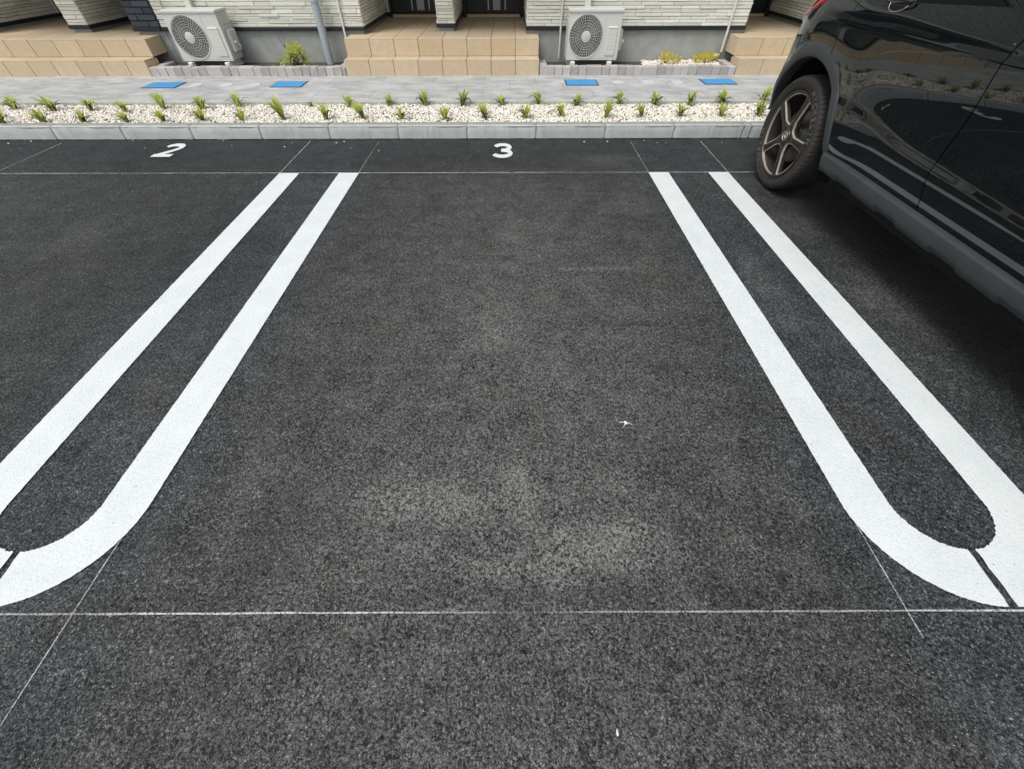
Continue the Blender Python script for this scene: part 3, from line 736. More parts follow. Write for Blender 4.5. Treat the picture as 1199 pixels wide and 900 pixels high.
m = MB(); m.v = [(0, 0, .008)] + [(math.cos(a) * .0035, math.sin(a) * .0075, .0015) for a in (2 * math.pi * k / 9 for k in range(9))]; m.f = [(0, i + 1, (i + 1) % 9 + 1) for i in range(9)]; m.mi = [0] * 9
tag(m.build('white_chip', M['dropping'], loc=(.2605, .005, 0)), 'single white chip on the asphalt nearest the camera', 'chip')

# ================================================================== PATH LIDS AND CAPS
def lid(x0, x1, y0, y1, label):
    t = thing('meter_lid', label, 'lid', ((x0 + x1) / 2, (y0 + y1) / 2, ZP), 'blue meter lids in the path'); hx, hy = (x1 - x0) / 2, (y1 - y0) / 2
    q = MB(); q.bbox(-hx, hx, -hy, hy, -.01, .003, .001); q.build('lid_frame', M['lidrim'], t)
    q = MB(); q.bbox(-hx + .014, hx - .014, -hy + .02, hy - .02, -.006, .0065, .0015)
    q.bbox(-.05, .05, hy - .06, hy - .035, .0055, .0085, .001)
    q.build('lid_plate', M['bluelid'], t)
lid(-4.30, -3.90, 5.64, 5.915, 'blue meter lid in the path below the air conditioner on the left')
lid(-2.81, -2.44, 5.665, 5.945, 'blue meter lid in the path in front of the grey pipe and green shrub')
lid(.662, 1.05, 5.715, 6.0, 'blue meter lid in the path below the air conditioner on the right')
lid(2.305, 2.69, 5.745, 6.025, 'blue meter lid in the path in front of the yellow shrub, nearest the car')
for i, (x, y) in enumerate(((-3.729, 5.785), (-3.364, 5.785), (-3.03, 5.785), (1.302, 5.867), (1.66, 5.867), (2.009, 5.867))):
    q = MB(); rows = []
    for r, z in ((.074, -.004), (.074, .003), (.070, .0055), (.052, .006), (.050, .0045), (.03, .0048), (.0005, .005)): rows.append([(r * math.cos(2 * math.pi * k / 28), r * math.sin(2 * math.pi * k / 28), z) for k in range(28)])
    q.grid(rows, closed_u=True)
    side = 'left' if i < 3 else 'right'
    wh = ('next to the lid below the left air conditioner', 'midway between the two left blue lids', 'nearest the blue lid by the grey pipe', 'next to the lid below the right air conditioner', 'midway between the two right blue lids', 'nearest the blue lid by the yellow shrub')[i]
    tag(q.build('access_cover', M['cap'], loc=(x, y, ZP), smooth=30), 'pale round drain cap, ' + wh, 'drain cap', 'round drain caps in the path')

# ================================================================== AIR CONDITIONERS
def aircon(x, y, label):
    t = thing('air_conditioner', label, 'air conditioner', (x, y, .168)); W, D, H = .64, .27, .475; zb = .072
    q = MB(); q.cur = 0
    # casing with a round opening: front plate as ring grid between circle and rectangle
    fx, fz, fr = -.098, zb + H * .475, .200
    n = 64; circ = [(fx + fr * math.cos(2 * math.pi * k / n), fz + fr * math.sin(2 * math.pi * k / n)) for k in range(n)]
    def to_rect(px, pz, x0, x1, z0, z1):
        dx, dz = px - fx, pz - fz; k = 1e9
        if dx > 1e-9: k = min(k, (x1 - fx) / dx)
        if dx < -1e-9: k = min(k, (x0 - fx) / dx)
        if dz > 1e-9: k = min(k, (z1 - fz) / dz)
        if dz < -1e-9: k = min(k, (z0 - fz) / dz)
        return fx + dx * k, fz + dz * k
    x0, x1, z0, z1 = -W / 2 + .008, fx + fr + .022, zb + .012, zb + H - .03
    rec = [to_rect(a, b_, x0, x1, z0, z1) for a, b_ in circ]
    ring = lambda f, yy: [(f(i)[0], yy, f(i)[1]) for i in range(n)]
    q.grid([ring(lambda i: circ[i], .030), ring(lambda i: circ[i], -.004), ring(lambda i: (fx + (circ[i][0] - fx) * 1.045, fz + (circ[i][1] - fz) * 1.045), -.007), ring(lambda i: (fx + (circ[i][0] - fx) * 1.06, fz + (circ[i][1] - fz) * 1.06), 0.0), ring(lambda i: rec[i], 0.0)], closed_u=True)
    q.add([(x0, 0, z0), (x1, 0, z0), (x1, 0, z1), (x0, 0, z1)], [])
    # corner fills
    for cx_, cz_ in ((x0, z0), (x1, z0), (x1, z1), (x0, z1)):
        best = sorted(range(n), key=lambda i: (rec[i][0] - cx_) ** 2 + (rec[i][1] - cz_) ** 2)[:2]
        a, b_ = rec[best[0]], rec[best[1]]
        q.add([(a[0], 0, a[1]), (b_[0], 0, b_[1]), (cx_, 0, cz_)], [(0, 1, 2)])
    # rest of the shell
    q.bbox(x1, W / 2, 0, .03, zb + .012, zb + H - .03, .003)
    q.bbox(-W / 2, W / 2, .032, D, zb, zb + H - .03, .004)
    q.box(-W / 2 + .001, -W / 2 + .008, 0.001, .031, zb + .012, zb + H - .03); q.box(-W / 2 + .002, W / 2 - .002, .001, .031, zb, zb + .012)
    q.bbox(-W / 2 - .008, W / 2 + .008, -.012, D + .008, zb + H - .03, zb + H, .006)
    body = q.build('casing', M['acbody'], t)
    # dark well, fan and grille
    q = MB(); rows = [[(fx + r * math.cos(2 * math.pi * k / n), yy, fz + r * math.sin(2 * math.pi * k / n)) for k in range(n)] for r, yy in ((.2, .0295), (.001, .0305))]; q.grid(rows, closed_u=True)
    q.build('fan_well', M['acdark'], t)
    q = MB()
    for k in range(3):
        rows = []
        for i in range(7):
            a = R(k * 120 + i * 12); rows.append([(fx + r * math.cos(a + r), .012 + .012 * i / 6, fz + r * math.sin(a + r)) for r in (.05, .1, .15, .185)])
        q.grid(rows)
    q.build('fan_blades', M['acfan'], t, 60)
    q = MB()
    for r in (.075, .1, .125, .15, .172, .19): q.tube([(fx + r * math.cos(2 * math.pi * k / 48), -.006, fz + r * math.sin(2 * math.pi * k / 48)) for k in range(49)], .0016, 5, False)
    for k in range(44):
        a = 2 * math.pi * k / 44; r0 = .05 if k % 2 == 0 else .09
        q.tube([(fx + r0 * math.cos(a), -.0075, fz + r0 * math.sin(a)), (fx + .203 * math.cos(a + .03), -.0075, fz + .203 * math.sin(a + .03))], .0021 if k % 2 == 0 else .0015, 5, False)
    g = q.build('grille', M['acbody'], t)
    q = MB(); rows = []
    for r, yy in ((.056, -.004), (.056, -.013), (.05, -.016), (.0005, -.017)): rows.append([(fx + r * math.cos(2 * math.pi * k / 32), yy, fz + r * math.sin(2 * math.pi * k / 32)) for k in range(32)])
    q.grid(rows, closed_u=True); q.build('grille_cap', M['accap'], g, 40)
    # service panel, ridges, handles, feet
    q = MB(); q.bbox(.158, .278, -.009, .001, zb + .045, zb + .30, .004)
    for k in range(6): q.box(.166, .27, -.0105, -.008, zb + .07 + k * .036, zb + .074 + k * .036)
    q.build('service_panel', M['acbody'], t)
    q = MB(); q.bbox(.165, .272, -.012, .0, zb + .302, zb + .318, .002); q.build('panel_handle', M['acfoot'], t)
    q = MB(); q.bbox(W / 2 + .001, W / 2 + .045, .06, .24, zb + .07, zb + .29, .014)
    q.tube([(W / 2 + .046, .10, zb + .17), (W / 2 + .075, .10, zb + .17)], .016, 8); q.tube([(W / 2 + .046, .16, zb + .13), (W / 2 + .08, .16, zb + .13)], .013, 8)
    q.build('valve_cover', M['acbody'], t)
    q = MB(); q.bbox(W / 2 - .001, W / 2 + .006, .05, .23, zb + .33, zb + .44, .004); q.build('side_recess', M['accap'], t)
    q = MB()
    for k in range(12): q.box(-W / 2 - .004, -W / 2 + .002, .04, D - .02, zb + .04 + k * .033, zb + .052 + k * .033)
    q.build('coil_fins', M['accap'], t)
    for sx in (-.235, .23):
        q = MB(); q.bbox(sx - .055, sx + .055, -.03, D + .02, 0, .018, .004); q.bbox(sx - .028, sx + .028, -.035, D + .02, .0, .062, .006); q.build('foot', M['acfoot'], t)
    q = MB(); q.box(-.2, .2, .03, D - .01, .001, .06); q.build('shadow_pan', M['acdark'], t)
    return t
aircon(-3.815, 6.41, 'ivory air conditioner outdoor unit beside the dark brick pier on the left')
aircon(1.03, 6.41, 'ivory air conditioner outdoor unit on the right of the middle steps')
for x, lb in ((-3.925, 'ivory pipe cover on the wall above the left air conditioner'), (.957, 'ivory pipe cover on the wall above the right air conditioner')):
    q = MB(); q.bbox(x - .036, x + .036, YW - .068, YW - .014, .60, 2.2, .008); tag(q.build('pipe_cover', M['pvc']), lb, 'pipe cover')
def pipe(name, pts, r, mat, label, cat, joints=()):
    q = MB(); q.tube(pts, r, 14)
    for z in joints: q.tube([(pts[0][0], pts[0][1], z), (pts[0][0], pts[0][1], z + .05)], r * 1.14, 14)
    return tag(q.build(name, mat, smooth=45), label, cat)
pipe('downpipe', [(-2.355, 6.625, 2.9), (-2.355, 6.625, .17)], .047, M['polegrey'], 'thick light grey downpipe standing in the bed in front of the wall', 'downpipe', (.76,))
pipe('drain_hose', [(-2.108, 6.715, 2.4), (-2.108, 6.715, .30), (-2.112, 6.70, .262), (-2.1, 6.60, .25)], .0125, M['pvc'], 'thin ivory drain pipe at the left side of the middle steps', 'drain pipe')
pipe('drain_hose', [(.645, 6.712, 2.4), (.645, 6.712, .215)], .0125, M['pvc'], 'thin ivory drain pipe hanging left of the right air conditioner', 'drain pipe')
pipe('drain_hose', [(2.772, 6.712, 2.4), (2.772, 6.712, .27), (2.755, 6.71, .245), (2.69, 6.70, .235)], .0145, M['pvc'], 'thin ivory drain pipe bent at its foot beside the right steps', 'drain pipe')
pipe('cable_pipe', [(-4.29, 6.72, 2.4), (-4.29, 6.72, .4)], .008, M['pvc'], 'very thin ivory pipe beside the dark brick pier behind the left air conditioner', 'drain pipe')

# ================================================================== PLANTS
def clump(x, y, h, nb, spread, seed, lean=0.0):
    rs = random.Random(seed); q = MB()
    for i in range(nb):
        a = rs.uniform(0, 2 * math.pi); old = rs.random() < .2
        L = h * rs.uniform(.7, 1.15) * (1.1 if old else 1.0); out = spread * rs.uniform(.3, 1.2) * (1.7 if old else 1); wd = rs.uniform(.0046, .0080) * (h / .14) ** .4
        bx, by = rs.uniform(-.014, .014), rs.uniform(-.014, .014); rows = []; n = 6
        px, py = -math.sin(a), math.cos(a)
        for k in range(n + 1):
            t = k / n; r = out * (t ** 1.5); z = L * (t - (.75 if old else .22 + .2 * rs.random() * 0) * t * t * t)
            ww = wd * (1 - t ** 2.5) * (.6 + .8 * min(1, t * 3)) + .0004
            cx, cy = bx + r * math.cos(a) + lean * t * h, by + r * math.sin(a)
            rows.append([(cx + px * ww, cy + py * ww, z), (cx, cy, z - ww * .5), (cx - px * ww, cy - py * ww, z)])
        q.cur = 1 if old else 0
        q.grid(rows)
    q.cur = 1
    for i in range(rs.randint(3, 7)):                                    # withered blades lying on the gravel
        a = rs.uniform(0, 6.28); L = h * rs.uniform(.5, 1.0); ww = .0022; c_, s_ = math.cos(a), math.sin(a); rows = []
        for k in range(5):
            t = k / 4; r = .01 + L * t; z = .006 + .022 * math.sin(t * math.pi * .8) + .004 * rs.random(); b2 = a + .5 * t * (1 if i % 2 else -1); c_, s_ = math.cos(b2), math.sin(b2)
            rows.append([(r * c_ - s_ * ww * (1 - t * .7), r * s_ + c_ * ww * (1 - t * .7), z), (r * c_ + s_ * ww * (1 - t * .7), r * s_ - c_ * ww * (1 - t * .7), z)])
        q.grid(rows)
    return q.build('grass_clump', [M['grass'], M['grassold']], loc=(x, y, .098), smooth=80, recalc=False)
YBK, YFR = 4.90, 4.52
back = [(-3.9 - .0, 0)]
import json
def gx(px, py, z=.1):     # ground position of a point seen in the photo's plan, used once to space the clumps along the bed
    F, c_, s_ = 465., math.cos(R(PITCH)), math.sin(R(PITCH)); k = (1.3 - z) / (F * s_ + (py - 450) * c_)
    return (px - 598) * k, (F * c_ - (py - 450) * s_) * k
backp = [(19, 127, .13), (65, 129, .15), (108, 128, .13), (148, 130, .12), (193, 127, .16), (238, 127, .13), (282, 125, .14), (367, 125, .085), (410, 125, .13), (456, 124, .12), (499, 124, .15), (542, 124, .17), (589, 124, .11), (632, 122, .13), (675, 124, .12), (725, 123, .14), (767, 124, .15), (807, 125, .15), (846, 122, .14), (891, 121, .15)]
frontp = [(5, 143, .13), (53, 142, .13), (99, 142, .12), (150, 142, .10), (193, 142, .11), (238, 140, .12), (284, 141, .13), (332, 140, .23), (383, 140, .155), (427, 139, .15), (471, 140, .115), (522, 140, .13), (569, 139, .14), (615, 139, .13), (659, 137, .13), (710, 138, .16), (752, 138, .14), (797, 137, .12), (844, 137, .13), (888, 137, .15)]
for row, lab, grp in ((backp, 'small green strap-leaved clump in the row along the path edging', 'grass clumps along the path edging'), (frontp, 'small green strap-leaved clump in the row just behind the kerb', 'grass clumps behind the kerb')):
    for i, (px, py, h) in enumerate(row):
        x, y = gx(px, py); sp = .080 * (h / .14) ** .8
        if h > .2: o = clump(x + .02, y, h, 34, .075, 900 + i, -.25)
        elif h < .09: o = clump(x, y, h, 9, .03, 900 + i)
        else: o = clump(x, y, h * 1.12, random.randint(24, 34), sp * random.uniform(.85, 1.2), (1000 if row is backp else 2000) + i, random.uniform(-.25, .25))
        if h > .2: tag(o, 'tallest green strap-leaved clump, behind the kerb left of the left arm of the hairpin line', 'plant', grp)
        elif h < .09: tag(o, 'tiny thin sprout of strap leaves along the path edging, below the grey pipe', 'plant', grp)
        else: tag(o, lab, 'plant', grp)
def leafy(mb, c, n, rx, ry, rz, l, wd, rs):
    for i in range(n):
        while True:
            p = Vector((rs.uniform(-1, 1), rs.uniform(-1, 1), rs.uniform(-1, 1)))
            if .25 < p.length < 1: break
        d = (p + Vector((0, 0, .5)) + Vector((rs.uniform(-.6, .6),) * 3)).normalized()
        q = Vector((c[0] + p.x * rx, c[1] + p.y * ry, c[2] + p.z * rz))
        s_ = d.cross(Vector((rs.uniform(-1, 1), rs.uniform(-1, 1), rs.uniform(-1, 1)))).normalized(); L = l * rs.uniform(.6, 1.2); w_ = wd * rs.uniform(.7, 1.2)
        nrm = d.cross(s_)
        a, b_, e, f = q, q + d * L * .5 + s_ * w_ + nrm * w_ * .3, q + d * L, q + d * L * .5 - s_ * w_ + nrm * w_ * .3
        mb.add([a, b_, e, f], [(0, 1, 2), (0, 2, 3)])
t = thing('green_shrub', 'young lime green shrub with bare twigs in the bed left of the grey pipe', 'shrub', (-2.72, 6.43, .168)); rs = random.Random(4)
q = MB()
stems = [((0, 0, 0), (.0, 0, .1), (.02, .0, .19)), ((0, 0, 0), (-.08, .0, .08), (-.13, .0, .09)), ((0, 0, 0), (.09, .01, .07), (.15, .01, .08)), ((-.02, .03, 0), (-.08, .03, .15), (-.15, .04, .30)), ((-.08, .03, .15), (-.10, .04, .22), (-.07, .05, .29)), ((0, 0, 0), (.06, -.01, .12), (.08, -.01, .18))]
for st in stems: q.tube(st, [.006, .004, .002], 6)
q.build('stem', M['twig'], t)
q = MB()
for c, n, r in (((.03, -.01, .19), 90, .075), ((-.05, -.02, .10), 55, .06), ((-.15, -.01, .06), 40, .05), ((.14, 0, .06), 40, .055), ((.08, -.01, .15), 40, .05), ((-.02, -.02, .15), 30, .05)): leafy(q, c, n, r, r * .9, r * .75, .042, .011, rs)
q.build('foliage', M['lime'], t, recalc=False)
q = MB(); leafy(q, (.03, 0, .08), 110, .09, .06, .06, .035, .010, rs); q.build('inner_foliage', M['shrubdark'], t, recalc=False)
for x, y, bits, lb in ((2.06, 6.50, ((-.05, 0, .075, .085, 150), (.08, -.01, .045, .06, 70)), 'low yellow shrub with a smaller tuft on its right, in the right wall bed'), (2.50, 6.55, ((-.07, 0, .06, .075, 120), (.05, 0, .065, .085, 150), (.13, .01, .07, .05, 50)), 'low wide yellow shrub beside the bent drain pipe')):
    t = thing('yellow_shrub', lb, 'shrub', (x, y, .175), 'yellow shrubs in the right wall bed'); q = MB(); q2 = MB(); rs = random.Random(int(x * 100))
    for bx, by, bz, r, n in bits:
        leafy(q, (bx, by, bz), n, r, r * .8, r * .62, .030, .0085, rs)
        for k in range(7):
            a = rs.uniform(0, 6.28); q2.tube([(bx, by, 0), (bx + .4 * r * math.cos(a), by + .4 * r * math.sin(a), bz * .6), (bx + .8 * r * math.cos(a), by + .8 * r * math.sin(a), bz)], [.003, .002, .001], 5)
    q2.build('stem', M['twig'], t); q.build('foliage', M['yellow'], t, recalc=False)
#CAR#
# ================================================================== BLACK CAR (nose towards the camera side)
XC, YC = 2.83, 1.85
WR, WF = (3.2, .345), (.52, .345)        # rear and front wheel centres (y, z)
car = thing('parked_car', 'black hatchback with grey cladding parked right of bay 3', 'car', (XC, YC, 0))
def lerp(a, b, t): return a + (b - a) * t
def interp(x, P):
    if x <= P[0][0]: return P[0][1]
    for (a, va), (b, vb) in zip(P, P[1:]):
        if x <= b:
            t = (x - a) / (b - a); return va + (vb - va) * t
    return P[-1][1]
def smooth(a, b, x):
    t = max(0, min(1, (x - a) / (b - a))); return t * t * (3 - 2 * t)
def belt(y): return 1.135 + .02 * (y - 1.9) / 1.5 if y > .8 else lerp(.80, 1.126, max(0, min(1, (y + .45) / 1.25)) ** .6)
PROF = [(.30, -.060), (.36, -.022), (.40, 0.0), (.44, .0125), (.48, .0225), (.52, .030), (.56, .034)]
def outward(y, z):
    """how far the skin stands out beyond the sill line at height z"""
    zc = .555 + .035 * (y - 1.9) + .045 * smooth(2.1, 2.7, y)      # lower crease, rising to the rear
    zu = .968 - .018 * (y - 1.9)                                      # upper crease
    low = interp(min(z, zc), PROF) if z < zc else interp(zc, PROF)
    o = low
    if z > zc:
        t = (z - zc) / (zu - zc)
        if t < 1: o = low + .014 * math.sin(min(1, t) * math.pi * .5) - .010 * smooth(0, .12, t) * (1 - smooth(.1, .75, t))
        else:
            o = low + .014 - .007 * smooth(0, .012, z - zu) - (z - zu) * .16 - (z - zu) ** 2 * 2.2
    for wy, wz in (WR, WF):
        d = math.hypot(y - wy, (z - wz) * .95)
        o += .018 * math.exp(-((d - .50) / .16) ** 2) * smooth(.3, .45, z)
    o -= .022 * smooth(1.2, -.3, y)
    return o
YQ, YFQ = 3.32, .30
NR = 2.35
def yrear(z): return 4.07 - .02 * abs(z - .55) - .10 * smooth(.62, 1.1, z) + .0 * z
def yfront(z): return -.42 + .05 * abs(z - .5) + .10 * smooth(.6, .85, z)
def skin(y, z):
    """half width of the body at y, z"""
    base = .845 + outward(y, z)
    if y > YQ:
        base = .845 + outward(min(y, YQ + .25), z); t = min(1, (y - YQ) / (yrear(z) - YQ)); base *= (1 - t ** NR) ** (1 / NR) if t < 1 else 0
    if y < YFQ:
        base = .845 + outward(max(y, YFQ - .25), z); t = min(1, (YFQ - y) / (YFQ - yfront(z))); base *= (1 - t ** NR) ** (1 / NR) if t < 1 else 0
    return base
def zrows(zb, zt, n): return [lerp(zb, zt, i / n) for i in range(n + 1)]
ARC = .462
def body_patch(name, ycols, zb, ztf, nz, mat, parent, th=.012, label=None, side=-1, arch=True, smooth_a=40):
    """ycols: list of functions y(z); the panel is a thin shell with folded edges"""
    rows = []
    for i in range(nz + 1):
        row = []
        for f in ycols:
            y0 = f(.7); z = lerp(zb(y0) if callable(zb) else zb, ztf(y0), i / nz); y = f(z)
            row.append((side * skin(y, z), y - YC, z))
        rows.append(row)
    nr, nc = len(rows), len(rows[0]); vs = [p for r in rows for p in r]; fs = []
    keep = []
    for i in range(nr - 1):
        for j in range(nc - 1):
            q = (i * nc + j, i * nc + j + 1, (i + 1) * nc + j + 1, (i + 1) * nc + j)
            cy = sum(vs[k][1] for k in q) / 4 + YC; cz = sum(vs[k][2] for k in q) / 4; cx = abs(sum(vs[k][0] for k in q) / 4)
            if arch and cx > .5 and any(math.hypot(cy - wy, cz - wz) < ARC for wy, wz in (WR, WF)): continue
            fs.append(q)
    m = MB(); m.add(vs, fs)
    o = m.build(name, mat, parent)
    bm = bmesh.new(); bm.from_mesh(o.data)
    bmesh.ops.delete(bm, geom=[v for v in bm.verts if not v.link_faces], context='VERTS')
    bmesh.ops.recalc_face_normals(bm, faces=bm.faces)
    if sum(f.normal.x for f in bm.faces) * side < 0: bmesh.ops.reverse_faces(bm, faces=bm.faces)
    ext = bmesh.ops.extrude_edge_only(bm, edges=[e for e in bm.edges if e.is_boundary])
    for v in ext['geom']:
        if isinstance(v, bmesh.types.BMVert):
            v.co.x -= side * th * (1 if abs(v.co.x) > .4 else .2)
    bm.to_mesh(o.data); bm.free()
    o.data.polygons.foreach_set('use_smooth', [True] * len(o.data.polygons)); o.data.set_sharp_from_angle(angle=R(smooth_a))
    if label: o['label'] = label
    return o
g1 = lambda z: 3.055 + .10 * max(0, z - .83) + .02 * smooth(.9, 1.1, z)
g2 = lambda z: 1.918 + .05 * smooth(.40, .62, z) - .012 * smooth(.6, .8, z) + .030 * smooth(.78, 1.05, z)
g3 = lambda z: 1.02 + .06 * smooth(.4, .9, z)
G = .0028
def between(fa, fb, n): return [(lambda z, t=i / n, : lerp(fa(z) + G, fb(z) - G, t)) for i in range(n + 1)]
def rear_cols(n1, n2):
    c = [(lambda z, t=i / n1: lerp(g1(z) + G, YQ, t)) for i in range(n1)]
    for i in range(n2 + 1):
        th = (math.pi / 2) * i / n2
        c.append(lambda z, th=th: YQ + (yrear(z) - YQ) * math.sin(th) ** (2 / NR) * (.99999 if i == n2 else 1))
    return c
def front_cols(n1, n2):
    c = [(lambda z, t=i / n1: lerp(g3(z) - G, YFQ, t)) for i in range(n1)]
    for i in range(n2 + 1):
        th = (math.pi / 2) * i / n2
        c.append(lambda z, th=th: YFQ - (YFQ - yfront(z)) * math.sin(th) ** (2 / NR))
    return c
for sd in (-1, 1):
    bt = lambda y: belt(y)
    body_patch('rear_quarter', rear_cols(14, 40), .33, bt, 48, M['carpaint'], car, side=sd)
    rd = body_patch('rear_door', between(g2, g1, 60), .398, bt, 60, M['carpaint'], car, side=sd)
    fd = body_patch('front_door', between(g3, g2, 44), .398, bt, 60, M['carpaint'], car, side=sd)
    body_patch('front_wing', front_cols(30, 24), .30, bt, 44, M['carpaint'], car, side=sd)
    # dark inner panel seen through the shut lines
    q = MB(); rows = []
    for z in zrows(.40, 1.0, 14): rows.append([(sd * (skin(y, z) - .016), y - YC, z) for y in (1.03, 1.4, 1.8, 1.95, 2.3, 2.7)])
    q.grid(rows); rows = []
    for z in zrows(.86, 1.05, 8): rows.append([(sd * (skin(y, z) - .016), y - YC, z) for y in (2.7, 2.9, 3.1, 3.3)])
    q.grid(rows); q.build('door_seal', M['gap'], car)
    # handles
    for dr, y0, zc in ((rd, 2.80, 1.066), (fd, 1.985, 1.092)):
        q = MB(); rows = []
        for i in range(17):                                            # grip bar
            t = i / 16; y = y0 - .11 + .2 * t; out = skin(y, zc) + .006 + .026 * math.sin(math.pi * t) ** .5; h = .011 + .003 * math.sin(math.pi * t)
            rows.append([(sd * (out + .006 * math.cos(a)), y - YC, zc + .010 + h * math.sin(a)) for a in (2 * math.pi * k / 12 for k in range(12))])
        q.grid(rows, closed_u=True); hb = q.build('handle', M['carpaint'], dr, 50)
        q = MB(); rows = []
        for i in range(17):
            t = i / 16; y = y0 - .11 + .2 * t; out = skin(y, zc) + .0345 * math.sin(math.pi * t) ** .5 + .006
            rows.append([(sd * (out + .0035 * math.cos(a)), y - YC, zc + .021 + .004 * math.sin(a)) for a in (2 * math.pi * k / 8 for k in range(8))])
        q.grid(rows, closed_u=True); q.build('handle_trim', M['chrome'], dr, 50)
        q = MB(); rows = []
        for r_, dx in ((1.0, .0015), (.86, .002), (.80, .0025), (.01, .0022)):
            rows.append([(sd * (skin(y0 - .015 + .068 * r_ * math.cos(a), zc + .033 * r_ * math.sin(a)) + dx), y0 - .015 + .068 * r_ * math.cos(a) - YC, zc + .033 * r_ * math.sin(a)) for a in (2 * math.pi * k / 32 for k in range(32))])
        q.grid(rows, closed_u=True); cp = q.build('handle_cup', M['black'], dr, 60)
        q = MB(); q.tube([(sd * (skin(y0 - .015 + .069 * math.cos(a), zc + .034 * math.sin(a)) + .001), y0 - .015 + .069 * math.cos(a) - YC, zc + .034 * math.sin(a)) for a in (2 * math.pi * k / 40 for k in range(41))], .0032, 6, False); q.build('cup_lip_glint', M['chrome'], cp, 60)  # thin chrome ring added to imitate the sky's reflection on the cup lip
    # sill cladding with three scalloped pockets along its lower lip
    q = MB(); rows = []; ys = [.96 + (2.745 - .96) * i / 240 for i in range(241)]
    pockets = (2.46, 2.06, 1.64, 1.24)
    for y in ys:
        nk = 0
        for pc in pockets: nk = max(nk, smooth(.090, .074, abs(y - pc)))
        e = smooth(2.745, 2.715, y); b_ = .845
        endr = .02 * (1 - e)
        P = [(-.02, .402), (.012 - endr, .402), (.026 - endr, .397), (.032 - endr, .388), (.033 - endr, .372), (.022 - endr, .338), (.0205 - endr - .001 * nk, .332), (.016 - endr - .013 * nk, .321 + .009 * nk), (.004 - endr - .012 * nk, .302 + .004 * nk), (-.008 - .010 * nk, .292 + .004 * nk), (-.05, .285), (-.14, .28)]
        rows.append([(sd * (b_ + o), y - YC, z) for o, z in P])
    q.grid(rows)
    for rr in (rows[0], rows[-1]): q.add(rr, [tuple(range(len(rr)))])
    q.build('sill_cladding', M['clad'], car, 28)
    # wheel-arch mouldings
    for (wy, wz), nm in ((WR, 'r'), (WF, 'f')):
        q = MB(); rows = []
        for i in range(97):
            a = R(lerp(-6, 186, i / 96)); row = []
            for r_, off in ((.497, -.003), (.4955, .0045), (.490, .008), (.470, .0105), (.444, .0085), (.4365, .003), (.434, -.02), (.436, -.07)):
                y = wy - r_ * math.cos(a); z = wz + r_ * math.sin(a)
                yy = wy - .465 * math.cos(a); zz = wz + .465 * math.sin(a)
                row.append((sd * (skin(y, max(z, .34)) * .6 + skin(yy, max(zz, .34)) * .4 + off), y - YC, z))
            rows.append(row)
        q.grid(rows); q.build('wheel_arch_trim', M['clad'], car, 35)
        q = MB(); rows = []                                             # wheel-house liner
        for i in range(41):
            a = R(lerp(-20, 200, i / 40)); rows.append([(sd * x, wy - .45 * math.cos(a) - YC, wz + .45 * math.sin(a)) for x in (.80, .60, .45)])
        q.grid(rows); q.add([(sd * .45, wy - .5 - YC, .15), (sd * .45, wy + .5 - YC, .15), (sd * .45, wy + .5 - YC, .85), (sd * .45, wy - .5 - YC, .85)], [(0, 1, 2, 3)])
        q.build('wheel_housing', M['under'], car)
    # tail lamps wrapped round the rear corner
    q = MB(); rows = []
    for i in range(13):
        z = lerp(.885, 1.125, i / 12); row = []
        t0 = max(.02, lerp(.315, -.16, i / 12))
        for k in range(25):
            th = lerp(math.pi / 2 * t0, math.pi / 2 * .80, k / 24); y = YQ + (yrear(z) - YQ) * math.sin(th) ** (2 / NR)
            ed = min(1, min(i, 12 - i) / 1.5, min(k, 24 - k) / 1.5); x = skin(y, z)
            row.append((sd * (x + .014 * ed - .004), y + .014 * ed - .004 - YC, z))
        rows.append(row)
    q.grid(rows); q.build('tail_lamp', M['tail'], car, 50)
    q = MB(); q.grid([[(sd * (skin(y, z) + .008), y - YC, z) for y in (.02, -.1, -.2, -.28)] for z in (.66, .70, .74)]); q.build('headlight', M['lampclear'], car, 60)
    # rubber-lipped side windows, pillars
    q = MB(); rows = []
    for i in range(9):
        t = i / 8; rows.append([(sd * lerp(skin(lerp(y, y2, t), 1.12) - .012, .60, t ** 1.25), lerp(y, y2, t) - YC, lerp(belt(max(y, .8)) - .004, 1.49 - .05 * abs((y2 - 2.3) / 1.2) ** 2, t)) for y, y2 in ((.62, 1.45), (1.2, 1.7), (1.9, 2.1), (2.6, 2.6), (3.1, 2.95), (3.55, 3.35))])
    q.grid(rows); q.build('side_window', M['glass'], car, 30)
    q = MB(); q.tube([(sd * (skin(1.25, 1.06) + .0), 1.25 - YC, 1.08), (sd * .93, 1.22 - YC, 1.10)], .02, 8)
    rows = []
    for i in range(7):
        a = math.pi * i / 6; rr = .075 * math.sin(a) ** .6 + .001
        rows.append([(sd * (.93 + .13 * (1 - math.cos(a)) / 2 * 1.0), 1.22 - YC + .6 * rr * math.cos(t), 1.15 + rr * math.sin(t)) for t in (2 * math.pi * k / 14 for k in range(14))])
    q.grid(rows, closed_u=True); q.build('door_mirror', M['carpaint'], car, 50)
